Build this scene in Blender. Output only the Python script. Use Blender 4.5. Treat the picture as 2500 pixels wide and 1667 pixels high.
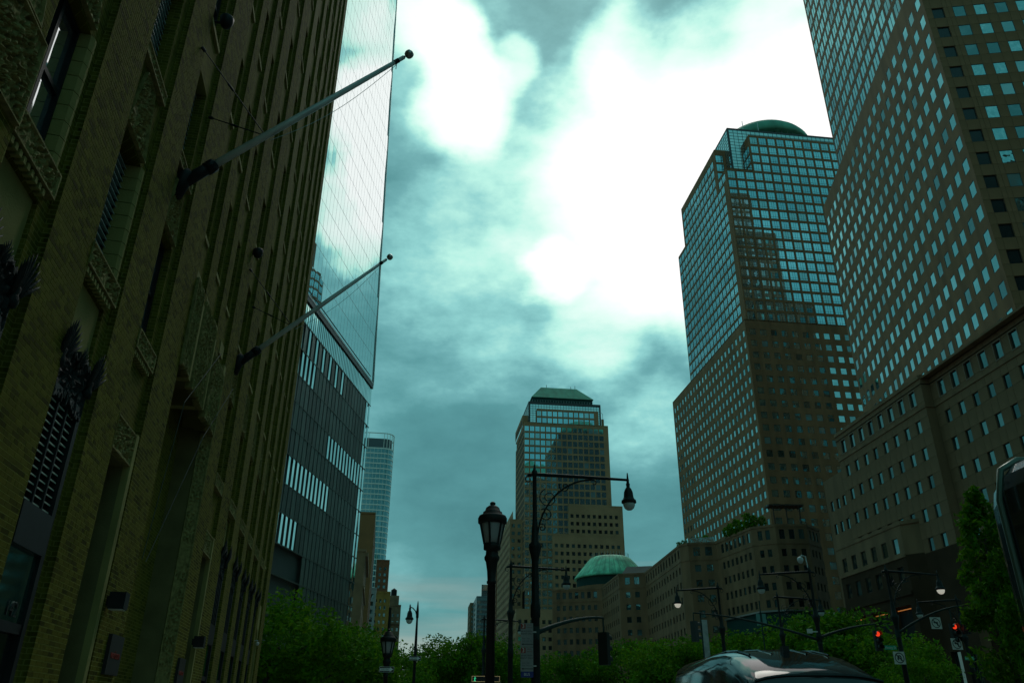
import bpy, bmesh, math, random
import numpy as np
from mathutils import Vector, Matrix, Euler
rad = math.radians
rng = np.random.default_rng(7)
random.seed(7)
S = bpy.context.scene
for o in list(bpy.data.objects): bpy.data.objects.remove(o)
COL = S.collection

# ------------------------------------------------------------------ camera
PITCH, ROLL, EYE, FPX = rad(25.5), rad(0.4), 1.6, 1922.0 / 2500
cd = bpy.data.cameras.new('camera'); cam = bpy.data.objects.new('camera', cd); COL.objects.link(cam)
cd.sensor_width = 36; cd.lens = 36 * FPX; cd.clip_start = 0.05; cd.clip_end = 6000
cam.location = (0, 0, EYE)
cam.matrix_world = Matrix.Translation((0, 0, EYE)) @ Euler((math.pi / 2 + PITCH, 0, 0)).to_matrix().to_4x4() @ Matrix.Rotation(ROLL, 4, 'Z')
S.camera = cam
S.render.resolution_x, S.render.resolution_y = 1024, 682

def ray(u, v):                      # direction of a point of the view (2500 wide), for laying out at a known range
    x = (u - 1250) / 1922; y = (833.5 - v) / 1922
    c, s = math.cos(ROLL), math.sin(ROLL)
    x, y = x * c - y * s, x * s + y * c
    return Vector((x, math.cos(PITCH) - y * math.sin(PITCH), math.sin(PITCH) + y * math.cos(PITCH)))
def at_range(u, v, r):
    d = ray(u, v); t = r / math.hypot(d.x, d.y); p = d * t; p.z += EYE; return p
def project(P):                     # P (n,3) -> x,y in 2500 px view, depth
    X, Y, Z = P[:, 0], P[:, 1], P[:, 2] - EYE
    f = Y * math.cos(PITCH) + Z * math.sin(PITCH); up = -Y * math.sin(PITCH) + Z * math.cos(PITCH)
    f = np.where(f < .1, .1, f)
    return 1250 + 1922 * X / f, 833.5 - 1922 * up / f, f

# ------------------------------------------------------------------ sky, sun, exposure
SUN_AZ, SUN_EL = 7.0, 52.0         # degrees right of the view axis, above the horizon (behind the bright cloud)
W = bpy.data.worlds.new('World'); S.world = W; W.use_nodes = True
nt = W.node_tree; nt.nodes.clear(); L = nt.links.new
def N(t, **k):
    n = nt.nodes.new(t)
    for a, b in k.items(): setattr(n, a, b)
    return n
def mth(op, a, b=None, clamp=False):
    n = N('ShaderNodeMath', operation=op, use_clamp=clamp)
    for i, q in enumerate((a, b)):
        if q is None: continue
        if isinstance(q, (int, float)): n.inputs[i].default_value = q
        else: L(q, n.inputs[i])
    return n.outputs[0]
def build_sky():
    out = N('ShaderNodeOutputWorld'); bg = N('ShaderNodeBackground'); L(bg.outputs[0], out.inputs[0])
    bg.inputs[1].default_value = 0.1
    sky = N('ShaderNodeTexSky'); sky.sky_type = 'NISHITA'; sky.sun_disc = False
    sky.sun_elevation = rad(SUN_EL); sky.sun_rotation = rad(SUN_AZ)
    tc = N('ShaderNodeTexCoord'); nrm = N('ShaderNodeVectorMath', operation='NORMALIZE'); L(tc.outputs['Generated'], nrm.inputs[0])
    # stretch towards the horizon as a cloud deck does
    sep = N('ShaderNodeSeparateXYZ'); L(nrm.outputs[0], sep.inputs[0])
    n1 = N('ShaderNodeTexNoise'); n1.inputs['Scale'].default_value = 3.2; n1.inputs['Detail'].default_value = 7; n1.inputs['Roughness'].default_value = .52
    mp = N('ShaderNodeMapping'); mp.inputs['Scale'].default_value = (1, 1, 1.7); L(nrm.outputs[0], mp.inputs[0]); L(mp.outputs[0], n1.inputs['Vector'])
    sub = N('ShaderNodeVectorMath', operation='SUBTRACT'); L(n1.outputs['Color'], sub.inputs[0]); sub.inputs[1].default_value = (.5, .5, .5)
    scl = N('ShaderNodeVectorMath', operation='SCALE'); L(sub.outputs[0], scl.inputs[0]); scl.inputs['Scale'].default_value = .20
    add = N('ShaderNodeVectorMath', operation='ADD'); L(nrm.outputs[0], add.inputs[0]); L(scl.outputs[0], add.inputs[1])
    wn = N('ShaderNodeVectorMath', operation='NORMALIZE'); L(add.outputs[0], wn.inputs[0])
    n2 = N('ShaderNodeTexNoise'); n2.inputs['Scale'].default_value = 3.6; n2.inputs['Detail'].default_value = 8; n2.inputs['Roughness'].default_value = .55
    mp2 = N('ShaderNodeMapping'); mp2.inputs['Location'].default_value = (4.2, 1.7, 3.3); mp2.inputs['Scale'].default_value = (1, 1, 2.0); L(nrm.outputs[0], mp2.inputs[0]); L(mp2.outputs[0], n2.inputs['Vector'])
    val = mth('ADD', mth('MULTIPLY', mth('SUBTRACT', n2.outputs['Fac'], .5), 0.46), 0.35)
    n4 = N('ShaderNodeTexNoise'); n4.inputs['Scale'].default_value = 10; n4.inputs['Detail'].default_value = 6; n4.inputs['Roughness'].default_value = .6; L(mp2.outputs[0], n4.inputs['Vector'])
    val = mth('ADD', val, mth('MULTIPLY', mth('SUBTRACT', n4.outputs['Fac'], .5), .38))
    # cloud masses (az right of axis, elevation, radius, weight): thin bright cloud in front of the sun, thicker grey banks round it
    for u, v, r_, w in SKY_BLOBS:
        d = ray(u, v).normalized()
        dt = N('ShaderNodeVectorMath', operation='DOT_PRODUCT'); L(wn.outputs[0], dt.inputs[0]); dt.inputs[1].default_value = d
        mr = N('ShaderNodeMapRange'); mr.interpolation_type = 'SMOOTHERSTEP'
        mr.inputs[1].default_value = math.cos(rad(r_)); mr.inputs[2].default_value = 1.0; mr.inputs[3].default_value = 0; mr.inputs[4].default_value = w
        L(dt.outputs['Value'], mr.inputs[0]); val = mth('ADD', val, mr.outputs[0])
    cr = N('ShaderNodeValToRGB'); L(val, cr.inputs[0])
    e = cr.color_ramp.elements
    stops = [(0, (.025, .15, .155)), (.20, (.048, .225, .23)), (.34, (.075, .295, .30)), (.44, (.14, .42, .425)), (.53, (.27, .66, .63)), (.62, (.50, .93, .80)), (.72, (.74, 1.02, .91)), (1, (1.15, 1.15, 1.12))]
    e[0].position, e[1].position = stops[0][0], stops[-1][0]
    e[0].color = (*stops[0][1], 1); e[1].color = (*stops[-1][1], 1)
    for p, c in stops[1:-1]:
        q = e.new(p); q.color = (*c, 1)
    # warm thin streaks low over the harbour
    low = N('ShaderNodeMapRange'); low.inputs[1].default_value = .24; low.inputs[2].default_value = .04; low.inputs[3].default_value = 0; low.inputs[4].default_value = 1; L(sep.outputs['Z'], low.inputs[0])
    n3 = N('ShaderNodeTexNoise'); n3.inputs['Scale'].default_value = 3; n3.inputs['Detail'].default_value = 5
    mp3 = N('ShaderNodeMapping'); mp3.inputs['Scale'].default_value = (1, 1, 14); L(nrm.outputs[0], mp3.inputs[0]); L(mp3.outputs[0], n3.inputs['Vector'])
    k = mth('MULTIPLY', low.outputs[0], mth('MULTIPLY', n3.outputs['Fac'], 1.75), True)
    k2 = N('ShaderNodeMapRange'); k2.inputs[1].default_value = .36; k2.inputs[2].default_value = .80; k2.inputs[4].default_value = .75; L(k, k2.inputs[0])
    mx = N('ShaderNodeMix', data_type='RGBA'); L(k2.outputs[0], mx.inputs[0]); L(cr.outputs[0], mx.inputs[6]); mx.inputs[7].default_value = (.34, .40, .355, 1)
    gain = N('ShaderNodeVectorMath', operation='SCALE'); L(mx.outputs[2], gain.inputs[0]); gain.inputs['Scale'].default_value = 10.0
    fin = N('ShaderNodeMix', data_type='RGBA'); fin.inputs[0].default_value = .93; L(sky.outputs[0], fin.inputs[6]); L(gain.outputs[0], fin.inputs[7])
    L(fin.outputs[2], bg.inputs[0])
SKY_BLOBS = [(1590, 460, 12.4, .52), (1700, 680, 8, .40), (1860, 240, 9, .46), (1300, 670, 3.0, .38), (1500, 190, 4.0, .16), (1020, 50, 4.2, .36), (1070, 150, 3.4, .24), (1080, 270, 4.3, .38), (1225, 190, 2.4, .26),
             (1254, 100, 5, -.03), (1660, 140, 5, -.22), (1420, 520, 19, .13), (1090, 200, 9, .10), (1340, 40, 6, .06), (1290, 150, 6, -.15), (1215, 330, 4, -.06), (1000, 800, 12, .05), (1600, 20, 5, .12), (1250, 450, 9, .10), (1420, 835, 5, .20), (1200, 1250, 10, -.10), (1600, 1250, 8, -.10), (1570, 1060, 5, .18), (2160, 300, 13, .10), (2040, -80, 4, .30), (2050, 215, 4.2, .42), (2110, 425, 4.5, .42), (1950, 330, 4, .2), (2040, 90, 2.5, -.08)]
build_sky()
sl = bpy.data.lights.new('sun', 'SUN'); sl.energy = 0.5; sl.angle = rad(20); sl.color = (1, .95, .86)
so = bpy.data.objects.new('sun', sl); COL.objects.link(so)
sd = Vector((math.sin(rad(SUN_AZ)) * math.cos(rad(SUN_EL)), math.cos(rad(SUN_AZ)) * math.cos(rad(SUN_EL)), math.sin(rad(SUN_EL))))
so.rotation_euler = sd.to_track_quat('Z', 'Y').to_euler()
so.location = sd * 500
S.view_settings.view_transform = 'Standard'; S.view_settings.look = 'None'; S.view_settings.exposure = 0; S.view_settings.gamma = 1
S.render.engine = 'CYCLES'; S.cycles.max_bounces = 6; S.cycles.sample_clamp_indirect = 4

# ------------------------------------------------------------------ materials
MATS = {}
def mat(name, col, rough=.6, metal=0, var=.0, scale=4, bump=0, bscale=30, spec=.5, emit=None, estr=1, coat=0, detail=6, stretch=(1, 1, 1), col2=None, ior=1.5, transl=0):
    if name in MATS: return MATS[name]
    m = bpy.data.materials.new(name); MATS[name] = m; m.use_nodes = True
    t = m.node_tree; b = t.nodes['Principled BSDF']; lk = t.links.new
    b.inputs['Base Color'].default_value = (*col, 1); b.inputs['Roughness'].default_value = rough; b.inputs['Metallic'].default_value = metal
    b.inputs['Specular IOR Level'].default_value = spec; b.inputs['IOR'].default_value = ior; b.inputs['Coat Weight'].default_value = coat
    if coat: b.inputs['Coat Roughness'].default_value = .03
    tc = t.nodes.new('ShaderNodeTexCoord'); mp = t.nodes.new('ShaderNodeMapping'); mp.inputs['Scale'].default_value = stretch; lk(tc.outputs['Object'], mp.inputs[0])
    if var or col2:
        n = t.nodes.new('ShaderNodeTexNoise'); n.inputs['Scale'].default_value = scale; n.inputs['Detail'].default_value = detail; lk(mp.outputs[0], n.inputs['Vector'])
        r = t.nodes.new('ShaderNodeValToRGB'); lk(n.outputs['Fac'], r.inputs[0])
        c2 = col2 or tuple(c * (1 + var) for c in col); c1 = col if col2 else tuple(c * (1 - var) for c in col)
        r.color_ramp.elements[0].color = (*c1, 1); r.color_ramp.elements[1].color = (*c2, 1)
        r.color_ramp.elements[0].position = .32; r.color_ramp.elements[1].position = .68
        lk(r.outputs[0], b.inputs['Base Color'])
    if bump:
        n2 = t.nodes.new('ShaderNodeTexNoise'); n2.inputs['Scale'].default_value = bscale; n2.inputs['Detail'].default_value = 4; lk(mp.outputs[0], n2.inputs['Vector'])
        bp = t.nodes.new('ShaderNodeBump'); bp.inputs['Strength'].default_value = bump; bp.inputs['Distance'].default_value = .02
        lk(n2.outputs['Fac'], bp.inputs['Height']); lk(bp.outputs[0], b.inputs['Normal'])
    if emit: b.inputs['Emission Color'].default_value = (*emit, 1); b.inputs['Emission Strength'].default_value = estr
    if transl:
        tr = t.nodes.new('ShaderNodeBsdfTranslucent'); tr.inputs[0].default_value = (*[c * 1.3 for c in col], 1)
        mx = t.nodes.new('ShaderNodeMixShader'); mx.inputs[0].default_value = transl
        o = t.nodes['Material Output']; lk(b.outputs[0], mx.inputs[1]); lk(tr.outputs[0], mx.inputs[2]); lk(mx.outputs[0], o.inputs[0])
        if var: lk(r.outputs[0], tr.inputs[0])
    return m
def brick_mat(name, mode):
    """buff-brown face brick; mode: 'attr' per-brick value on the mesh, 'obj' per-object random, 'tex' drawn bond for walls too far to tell the bricks apart"""
    m = bpy.data.materials.new(name); m.use_nodes = True; t = m.node_tree; b = t.nodes['Principled BSDF']; lk = t.links.new
    b.inputs['Roughness'].default_value = .9; b.inputs['Specular IOR Level'].default_value = .06
    r = t.nodes.new('ShaderNodeValToRGB'); e = r.color_ramp.elements
    e[0].color = (.044, .041, .0045, 1); e[1].color = (.142, .132, .0155, 1); e[0].position = 0; e[1].position = 1
    q = e.new(.2); q.color = (.077, .071, .008, 1); q = e.new(.4); q.color = (.110, .102, .0118, 1)
    tc = t.nodes.new('ShaderNodeTexCoord')
    if mode == 'attr':
        a = t.nodes.new('ShaderNodeAttribute'); a.attribute_name = 'bv'; lk(a.outputs['Fac'], r.inputs[0]); src = r.outputs[0]
    elif mode == 'obj':
        a = t.nodes.new('ShaderNodeObjectInfo'); lk(a.outputs['Random'], r.inputs[0]); src = r.outputs[0]
    else:
        mp = t.nodes.new('ShaderNodeMapping'); mp.inputs['Rotation'].default_value = (0, 0, 0)
        cx = t.nodes.new('ShaderNodeSeparateXYZ'); cb = t.nodes.new('ShaderNodeCombineXYZ'); lk(tc.outputs['Object'], cx.inputs[0])
        ad = t.nodes.new('ShaderNodeMath'); ad.operation = 'ADD'; lk(cx.outputs['Y'], ad.inputs[0]); lk(cx.outputs['X'], ad.inputs[1])
        lk(ad.outputs[0], cb.inputs[0]); lk(cx.outputs['Z'], cb.inputs[1])
        bt = t.nodes.new('ShaderNodeTexBrick'); bt.inputs['Scale'].default_value = 1; bt.inputs['Brick Width'].default_value = .21; bt.inputs['Row Height'].default_value = .0675; bt.inputs['Mortar Size'].default_value = .006
        bt.inputs['Color1'].default_value = (.058, .054, .006, 1); bt.inputs['Color2'].default_value = (.130, .121, .0145, 1); bt.inputs['Mortar'].default_value = (.20, .19, .055, 1); bt.inputs['Bias'].default_value = .15
        lk(cb.outputs[0], bt.inputs[0]); src = bt.outputs['Color']
        bp = t.nodes.new('ShaderNodeBump'); bp.inputs['Strength'].default_value = .5; bp.inputs['Distance'].default_value = -.008; lk(bt.outputs['Fac'], bp.inputs['Height']); lk(bp.outputs[0], b.inputs['Normal'])
    n = t.nodes.new('ShaderNodeTexNoise'); n.inputs['Scale'].default_value = .55; n.inputs['Detail'].default_value = 5; lk(tc.outputs['Object'], n.inputs['Vector'])
    mr = t.nodes.new('ShaderNodeMapRange'); mr.inputs[1].default_value = .3; mr.inputs[2].default_value = .7; mr.inputs[3].default_value = .86; mr.inputs[4].default_value = 1.12; lk(n.outputs['Fac'], mr.inputs[0])
    ml = t.nodes.new('ShaderNodeVectorMath'); ml.operation = 'SCALE'; lk(src, ml.inputs[0]); lk(mr.outputs[0], ml.inputs['Scale']); lk(ml.outputs[0], b.inputs['Base Color'])
    MATS[name] = m; return m
def glass_mat(name, tint, rough=.015, wob=.0, wscale=.5, metal=.9):
    """coated reflective glazing, slightly wavy"""
    m = bpy.data.materials.new(name); m.use_nodes = True; t = m.node_tree; b = t.nodes['Principled BSDF']; lk = t.links.new
    b.inputs['Base Color'].default_value = (*tint, 1); b.inputs['Metallic'].default_value = metal; b.inputs['Roughness'].default_value = rough
    if wob:
        g = t.nodes.new('ShaderNodeNewGeometry'); n = t.nodes.new('ShaderNodeTexNoise'); n.inputs['Scale'].default_value = wscale; n.inputs['Detail'].default_value = 1.5
        lk(g.outputs['Position'], n.inputs['Vector'])
        bp = t.nodes.new('ShaderNodeBump'); bp.inputs['Strength'].default_value = 1; bp.inputs['Distance'].default_value = wob
        lk(n.outputs['Fac'], bp.inputs['Height']); lk(bp.outputs[0], b.inputs['Normal'])
    MATS[name] = m; return m
BRICK_A, BRICK_O, BRICK_T = brick_mat('brick_attr', 'attr'), brick_mat('brick_single', 'obj'), brick_mat('brick_far', 'tex')
MORTAR = mat('mortar', (.30, .29, .085), .9, var=.2, scale=8, spec=.05)
STONE = mat('limestone', (.25, .235, .085), .85, var=.16, scale=1.3, bump=.25, bscale=40, spec=.08)
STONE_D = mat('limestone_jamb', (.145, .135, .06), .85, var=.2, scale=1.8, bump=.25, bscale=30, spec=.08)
CARVED = mat('carved_limestone', (.21, .19, .072), .85, var=.3, scale=9, bump=.6, bscale=22, spec=.08)
IRON = mat('black_iron', (.010, .011, .013), .55, var=.3, scale=5, spec=.25)
BRONZE = mat('dark_bronze', (.010, .014, .014), .6, metal=.0, spec=.25, var=.35, scale=12, bump=.5, bscale=40)
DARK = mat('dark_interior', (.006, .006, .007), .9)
VGLASS = glass_mat('old_window_glass', (.62, .66, .66), .02, .004, 1.5)
VGLASS_T = glass_mat('transom_glass', (.10, .27, .25), .05, .0, 1)
GRANITE = mat('granite', (.24, .130, .066), .75, var=.2, scale=.45, stretch=(1, 1, .22), bump=.12, bscale=6, spec=.15)
GRANITE2 = mat('granite_podium', (.225, .13, .072), .75, var=.2, scale=.5, stretch=(1, 1, .25), bump=.12, bscale=6, spec=.15)
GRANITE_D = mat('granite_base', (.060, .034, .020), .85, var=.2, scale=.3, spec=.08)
JOINT = mat('panel_joint', (.06, .038, .024), .9)
TGLASS = glass_mat('tower_glass', (.33, .55, .57), .012, .010, .5)
TGLASS2 = glass_mat('podium_glass', (.13, .22, .22), .015, .016, .45)
TGLASS3 = glass_mat('crown_glass', (.62, .76, .76), .02, .004, .6)
NGLASS = glass_mat('north_glass', (.32, .56, .58), .015, .05, .9)
OGLASS = glass_mat('tall_tower_glass', (.80, .87, .87), .008, .003, .12)
FIN_LIT = glass_mat('fin_glass_lit', (.72, .80, .78), .03, .004, .3, .95)  # mirror copy of the base fins, for the runs that catch bright sky
FIN_UNLIT2 = mat('fin_panel_unlit_dull', (.080, .10, .085), .5, metal=.2, var=.12, scale=.5)
FIN_UNLIT = mat('fin_panel_unlit', (.105, .13, .108), .45, metal=.2, var=.12, scale=.5)  # duller copy of the same fins, for runs without the bright reflection
FRAME = mat('window_frame', (.03, .035, .035), .5)
GVAR = {}
for g_, t_ in ((TGLASS, (.33, .55, .57)), (TGLASS2, (.13, .22, .22)), (NGLASS, (.32, .56, .58))):
    GVAR[g_.name] = [g_, glass_mat(g_.name + '_deep', tuple(c * .48 for c in t_), .02, .016, .5), glass_mat(g_.name + '_blind', tuple(c * .8 for c in t_), .04, .008, .5, .62)]
BGLASS = glass_mat('blue_tower_glass', (.42, .74, .82), .012, .003, .5)
GVAR[BGLASS.name] = [BGLASS, glass_mat('blue_tower_glass_deep', (.33, .60, .68), .015, .01, .5), glass_mat('blue_tower_glass_blind', (.38, .62, .66), .03, .007, .5, .7)]
STEEL = mat('steel_trim', (.35, .37, .36), .35, metal=.9)
COPPER = mat('green_copper', (.055, .27, .17), .55, var=.25, scale=.3, detail=8, stretch=(1, 1, .2))
PATINA = mat('pale_copper', (.15, .56, .35), .6, var=.45, scale=.35, detail=9, stretch=(1.5, 1.5, .12))
DGREEN = mat('dark_green_metal', (.012, .05, .045), .8, spec=.12)
POLE = mat('painted_pole', (.010, .012, .011), .55, var=.3, scale=6, spec=.3)
POLE_G = mat('green_pole', (.022, .045, .040), .65, var=.25, scale=5, spec=.2)
ALU = mat('flagpole_aluminium', (.50, .56, .54), .4, metal=.15, var=.12, scale=3, stretch=(1, 1, 1))
LENS = mat('frosted_lens', (.55, .62, .60), .35, var=.05, scale=5)
LENS_ON = mat('lit_lens', (.8, .78, .7), .3, emit=(1, .93, .78), estr=.36)
RED_ON = mat('red_signal', (.6, .03, .01), .3, emit=(1, .055, .015), estr=.85)
LENS_OFF = mat('dark_signal', (.02, .02, .018), .2)
WHITE = mat('sign_white', (.72, .70, .64), .5)
SIGN_W = mat('sign_white_aged', (.30, .28, .27), .5, var=.1)
BLACK = mat('sign_black', (.01, .01, .01), .5)
SGREEN = mat('street_sign_green', (.01, .45, .26), .45)
SRED = mat('sign_red', (.30, .02, .01), .5)
SBLUE = mat('sign_blue', (.02, .03, .22), .5)
CAMW = mat('camera_housing', (.55, .57, .57), .4)
ASPHALT = mat('asphalt', (.05, .05, .052), .9, var=.2, scale=1.5, bump=.4, bscale=120)
CONC = mat('concrete', (.22, .21, .19), .9, var=.15, scale=.8, bump=.2, bscale=40)
LINE = mat('road_paint', (.7, .7, .66), .7, var=.1)
LEAF = [mat('leaf_a', (.085, .225, .006), .8, var=.4, scale=.9, transl=.35, spec=.15), mat('leaf_b', (.050, .155, .006), .8, var=.4, scale=.9, transl=.3, spec=.15), mat('leaf_c', (.115, .245, .008), .8, var=.35, scale=1.1, transl=.35, spec=.15)]
BARK = mat('bark', (.05, .04, .03), .9, var=.3, scale=6, bump=.6, bscale=25)

# ------------------------------------------------------------------ mesh helpers
class MB:
    def __init__(s): s.v = []; s.f = []; s.m = []; s.n = 0
    def add(s, v, f, m=0):
        s.v += [tuple(p) for p in v]; s.f += [tuple(i + s.n for i in q) for q in f]; s.m += [m] * len(f); s.n += len(v); return s
    def quad(s, a, b, c, d, m=0): return s.add((a, b, c, d), ((0, 1, 2, 3),), m)
    def box(s, x0, x1, y0, y1, z0, z1, m=0):
        v = [(x, y, z) for z in (z0, z1) for y in (y0, y1) for x in (x0, x1)]
        return s.add(v, ((0, 2, 3, 1), (4, 5, 7, 6), (0, 1, 5, 4), (1, 3, 7, 5), (3, 2, 6, 7), (2, 0, 4, 6)), m)
    def prism(s, pts, z0, z1, m=0):            # pts: polygon in xy
        k = len(pts); v = [(p[0], p[1], z0) for p in pts] + [(p[0], p[1], z1) for p in pts]
        f = [tuple(range(k))[::-1], tuple(range(k, 2 * k))] + [(i, (i + 1) % k, k + (i + 1) % k, k + i) for i in range(k)]
        return s.add(v, f, m)
    def loft(s, rings, m=0, cap=True, closed=True):
        k = len(rings[0]); v = [p for r in rings for p in r]; f = []
        for i in range(len(rings) - 1):
            for j in range(k if closed else k - 1):
                a = i * k + j; b = i * k + (j + 1) % k; f.append((a, b, b + k, a + k))
        if cap and closed: f += [tuple(range(k))[::-1], tuple(range((len(rings) - 1) * k, len(rings) * k))]
        return s.add(v, f, m)
    def lathe(s, prof, n=16, c=(0, 0), m=0, cap=True):   # prof: (r,z)
        return s.loft([[(c[0] + r * math.cos(2 * math.pi * j / n), c[1] + r * math.sin(2 * math.pi * j / n), z) for j in range(n)] for r, z in prof], m, cap)
    def tube(s, path, r, n=8, m=0):
        P = [Vector(p) for p in path]; R = r if isinstance(r, (list, tuple)) else [r] * len(P); rings = []; up = None
        for i, p in enumerate(P):
            t = (P[min(i + 1, len(P) - 1)] - P[max(i - 1, 0)]).normalized()
            if up is None: up = Vector((0, 0, 1)) if abs(t.z) < .9 else Vector((1, 0, 0))
            a = t.cross(up)
            a = a.normalized() if a.length > 1e-4 else t.orthogonal().normalized()
            b = a.cross(t).normalized(); up = b
            rings.append([tuple(p + (a * math.cos(2 * math.pi * j / n) + b * math.sin(2 * math.pi * j / n)) * R[i]) for j in range(n)])
        return s.loft(rings, m)
    def mesh(s, name, mats, smooth=False):
        me = bpy.data.meshes.new(name); me.from_pydata(s.v, [], s.f)
        for q in (mats if isinstance(mats, (list, tuple)) else [mats]): me.materials.append(q)
        if any(s.m): me.polygons.foreach_set('material_index', s.m)
        if smooth: me.polygons.foreach_set('use_smooth', [True] * len(me.polygons))
        me.update(); return me
    def build(s, name, mats, parent=None, loc=(0, 0, 0), rz=0, smooth=False):
        return put(name, s.mesh(name, mats, smooth), parent, loc, rz)
def put(name, me, parent=None, loc=(0, 0, 0), rz=0, rot=None):
    o = bpy.data.objects.new(name, me); COL.objects.link(o); o.parent = parent; o.location = loc
    o.rotation_euler = rot if rot is not None else (0, 0, rz); return o
def np_mesh(name, V, F, mats, mi=None, attr=None, smooth=False):      # V (n,3), F (m,4)
    me = bpy.data.meshes.new(name); me.vertices.add(len(V)); me.vertices.foreach_set('co', np.ascontiguousarray(V, dtype=np.float32).ravel())
    me.loops.add(F.size); me.loops.foreach_set('vertex_index', np.ascontiguousarray(F, dtype=np.int32).ravel())
    me.polygons.add(len(F)); k = F.shape[1]
    me.polygons.foreach_set('loop_start', np.arange(len(F), dtype=np.int32) * k); me.polygons.foreach_set('loop_total', np.full(len(F), k, dtype=np.int32))
    for q in (mats if isinstance(mats, (list, tuple)) else [mats]): me.materials.append(q)
    if mi is not None: me.polygons.foreach_set('material_index', np.ascontiguousarray(mi, dtype=np.int32))
    if attr is not None:
        a = me.attributes.new('bv', 'FLOAT', 'FACE'); a.data.foreach_set('value', np.ascontiguousarray(attr, dtype=np.float32))
    me.update(calc_edges=True); me.validate()
    if not smooth: me.shade_flat()
    return me
def thing(name, label, cat, loc=(0, 0, 0), rz=0, group=None):
    o = bpy.data.objects.new(name, None); COL.objects.link(o); o.empty_display_size = .3; o.location = loc; o.rotation_euler = (0, 0, rz)
    return tag(o, label, cat, group)
def tag(o, label, cat, group=None):
    o['label'] = label; o['category'] = cat
    if group: o['group'] = group
    return o
def struct(o): o['kind'] = 'structure'; return o
def stuff(o): o['kind'] = 'stuff'; return o
def dup(root, loc, rz, label, group=None):
    r = root.copy(); COL.objects.link(r); r.location = loc; r.rotation_euler = (0, 0, rz); r['label'] = label
    if group: r['group'] = group
    for ch in list(root.children):
        c = ch.copy(); COL.objects.link(c); c.parent = r
        for g in list(ch.children):
            d = g.copy(); COL.objects.link(d); d.parent = c
    return r
def text_mesh(txt, size, m, depth=.004, align='CENTER', shear=0, extrude=True):
    c = bpy.data.curves.new('lettering', 'FONT'); c.body = txt; c.size = size; c.align_x = align; c.align_y = 'CENTER'; c.extrude = depth; c.shear = shear; c.resolution_u = 3
    o = bpy.data.objects.new('lettering', c); COL.objects.link(o)
    me = bpy.data.meshes.new_from_object(o.evaluated_get(bpy.context.evaluated_depsgraph_get())); bpy.data.objects.remove(o)
    me.materials.clear(); me.materials.append(m); return me
def loc_world(parent, P):            # parent-local (n,3) -> world for a thing placed with location + rz
    a = parent.rotation_euler.z; c, s = math.cos(a), math.sin(a); l = parent.location
    return np.stack([l.x + P[:, 0] * c - P[:, 1] * s, l.y + P[:, 0] * s + P[:, 1] * c, l.z + P[:, 2]], 1)

# ---- repeated pieces: the 300 that show largest become parts, the rest one joined part
def scatter_parts(parent, name, specs, meshes, limit=300, restname=None, minpx=0.0):
    """specs: list of (key, x, y, z, rx, ry, rz); meshes[key] = mesh"""
    if not specs: return
    A = np.array([q[1:] for q in specs], dtype=float); P = loc_world(parent, A[:, :3])
    u, v, f = project(P)
    dims = {k: max((Vector(c) - Vector(d)).length for c in m_corners(meshes[k]) for d in m_corners(meshes[k])) for k in meshes}
    size = np.array([dims[q[0]] for q in specs]) * 1922 / f
    nz = parent.rotation_euler.z + A[:, 5]; nx, ny = np.sin(nz), -np.cos(nz)          # outward normal of a pane (faces -y when unrotated)
    d = P - np.array([0, 0, EYE]); d /= np.linalg.norm(d, axis=1)[:, None]
    facing = -(d[:, 0] * nx + d[:, 1] * ny)
    inside = (u > -30) & (u < 2530) & (v > -30) & (v < 1700) & (facing > 0.02)
    score = np.where(inside, size * (.3 + facing), 0)
    order = np.argsort(-score); pick = [i for i in order[:limit] if score[i] > minpx]
    ps = set(pick)
    for i in pick:
        q = specs[i]; put(name, meshes[q[0]], parent, q[1:4], rot=q[4:7])
    rest = [q for i, q in enumerate(specs) if i not in ps]
    if rest:
        Vs, Fs, Ms, n0 = [], [], [], 0; mlist = []; cache = {}
        for k, me in meshes.items():
            co = np.empty(len(me.vertices) * 3, dtype=np.float32); me.vertices.foreach_get('co', co)
            fs = [tuple(p.vertices) for p in me.polygons]
            mi = []
            for p in me.polygons:
                mm = me.materials[p.material_index]
                if mm not in mlist: mlist.append(mm)
                mi.append(mlist.index(mm))
            fs4 = np.array([q if len(q) == 4 else (*q, q[-1]) for q in fs]); cache[k] = (co.reshape(-1, 3), fs4, np.array(mi))
        for q in rest:
            co, fs, mi = cache[q[0]]; R = np.array(Euler(q[4:7]).to_matrix()); Vs.append(co @ R.T + np.array(q[1:4])); Fs.append(fs + n0); Ms.append(mi); n0 += len(co)
        stuff(put(restname or name + 's', np_mesh(name + 's', np.concatenate(Vs), np.concatenate(Fs), mlist, np.concatenate(Ms)), parent))
def m_corners(me):
    c = np.array([v.co[:] for v in me.vertices]); return [tuple(c.min(0)), tuple(c.max(0))]
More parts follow.
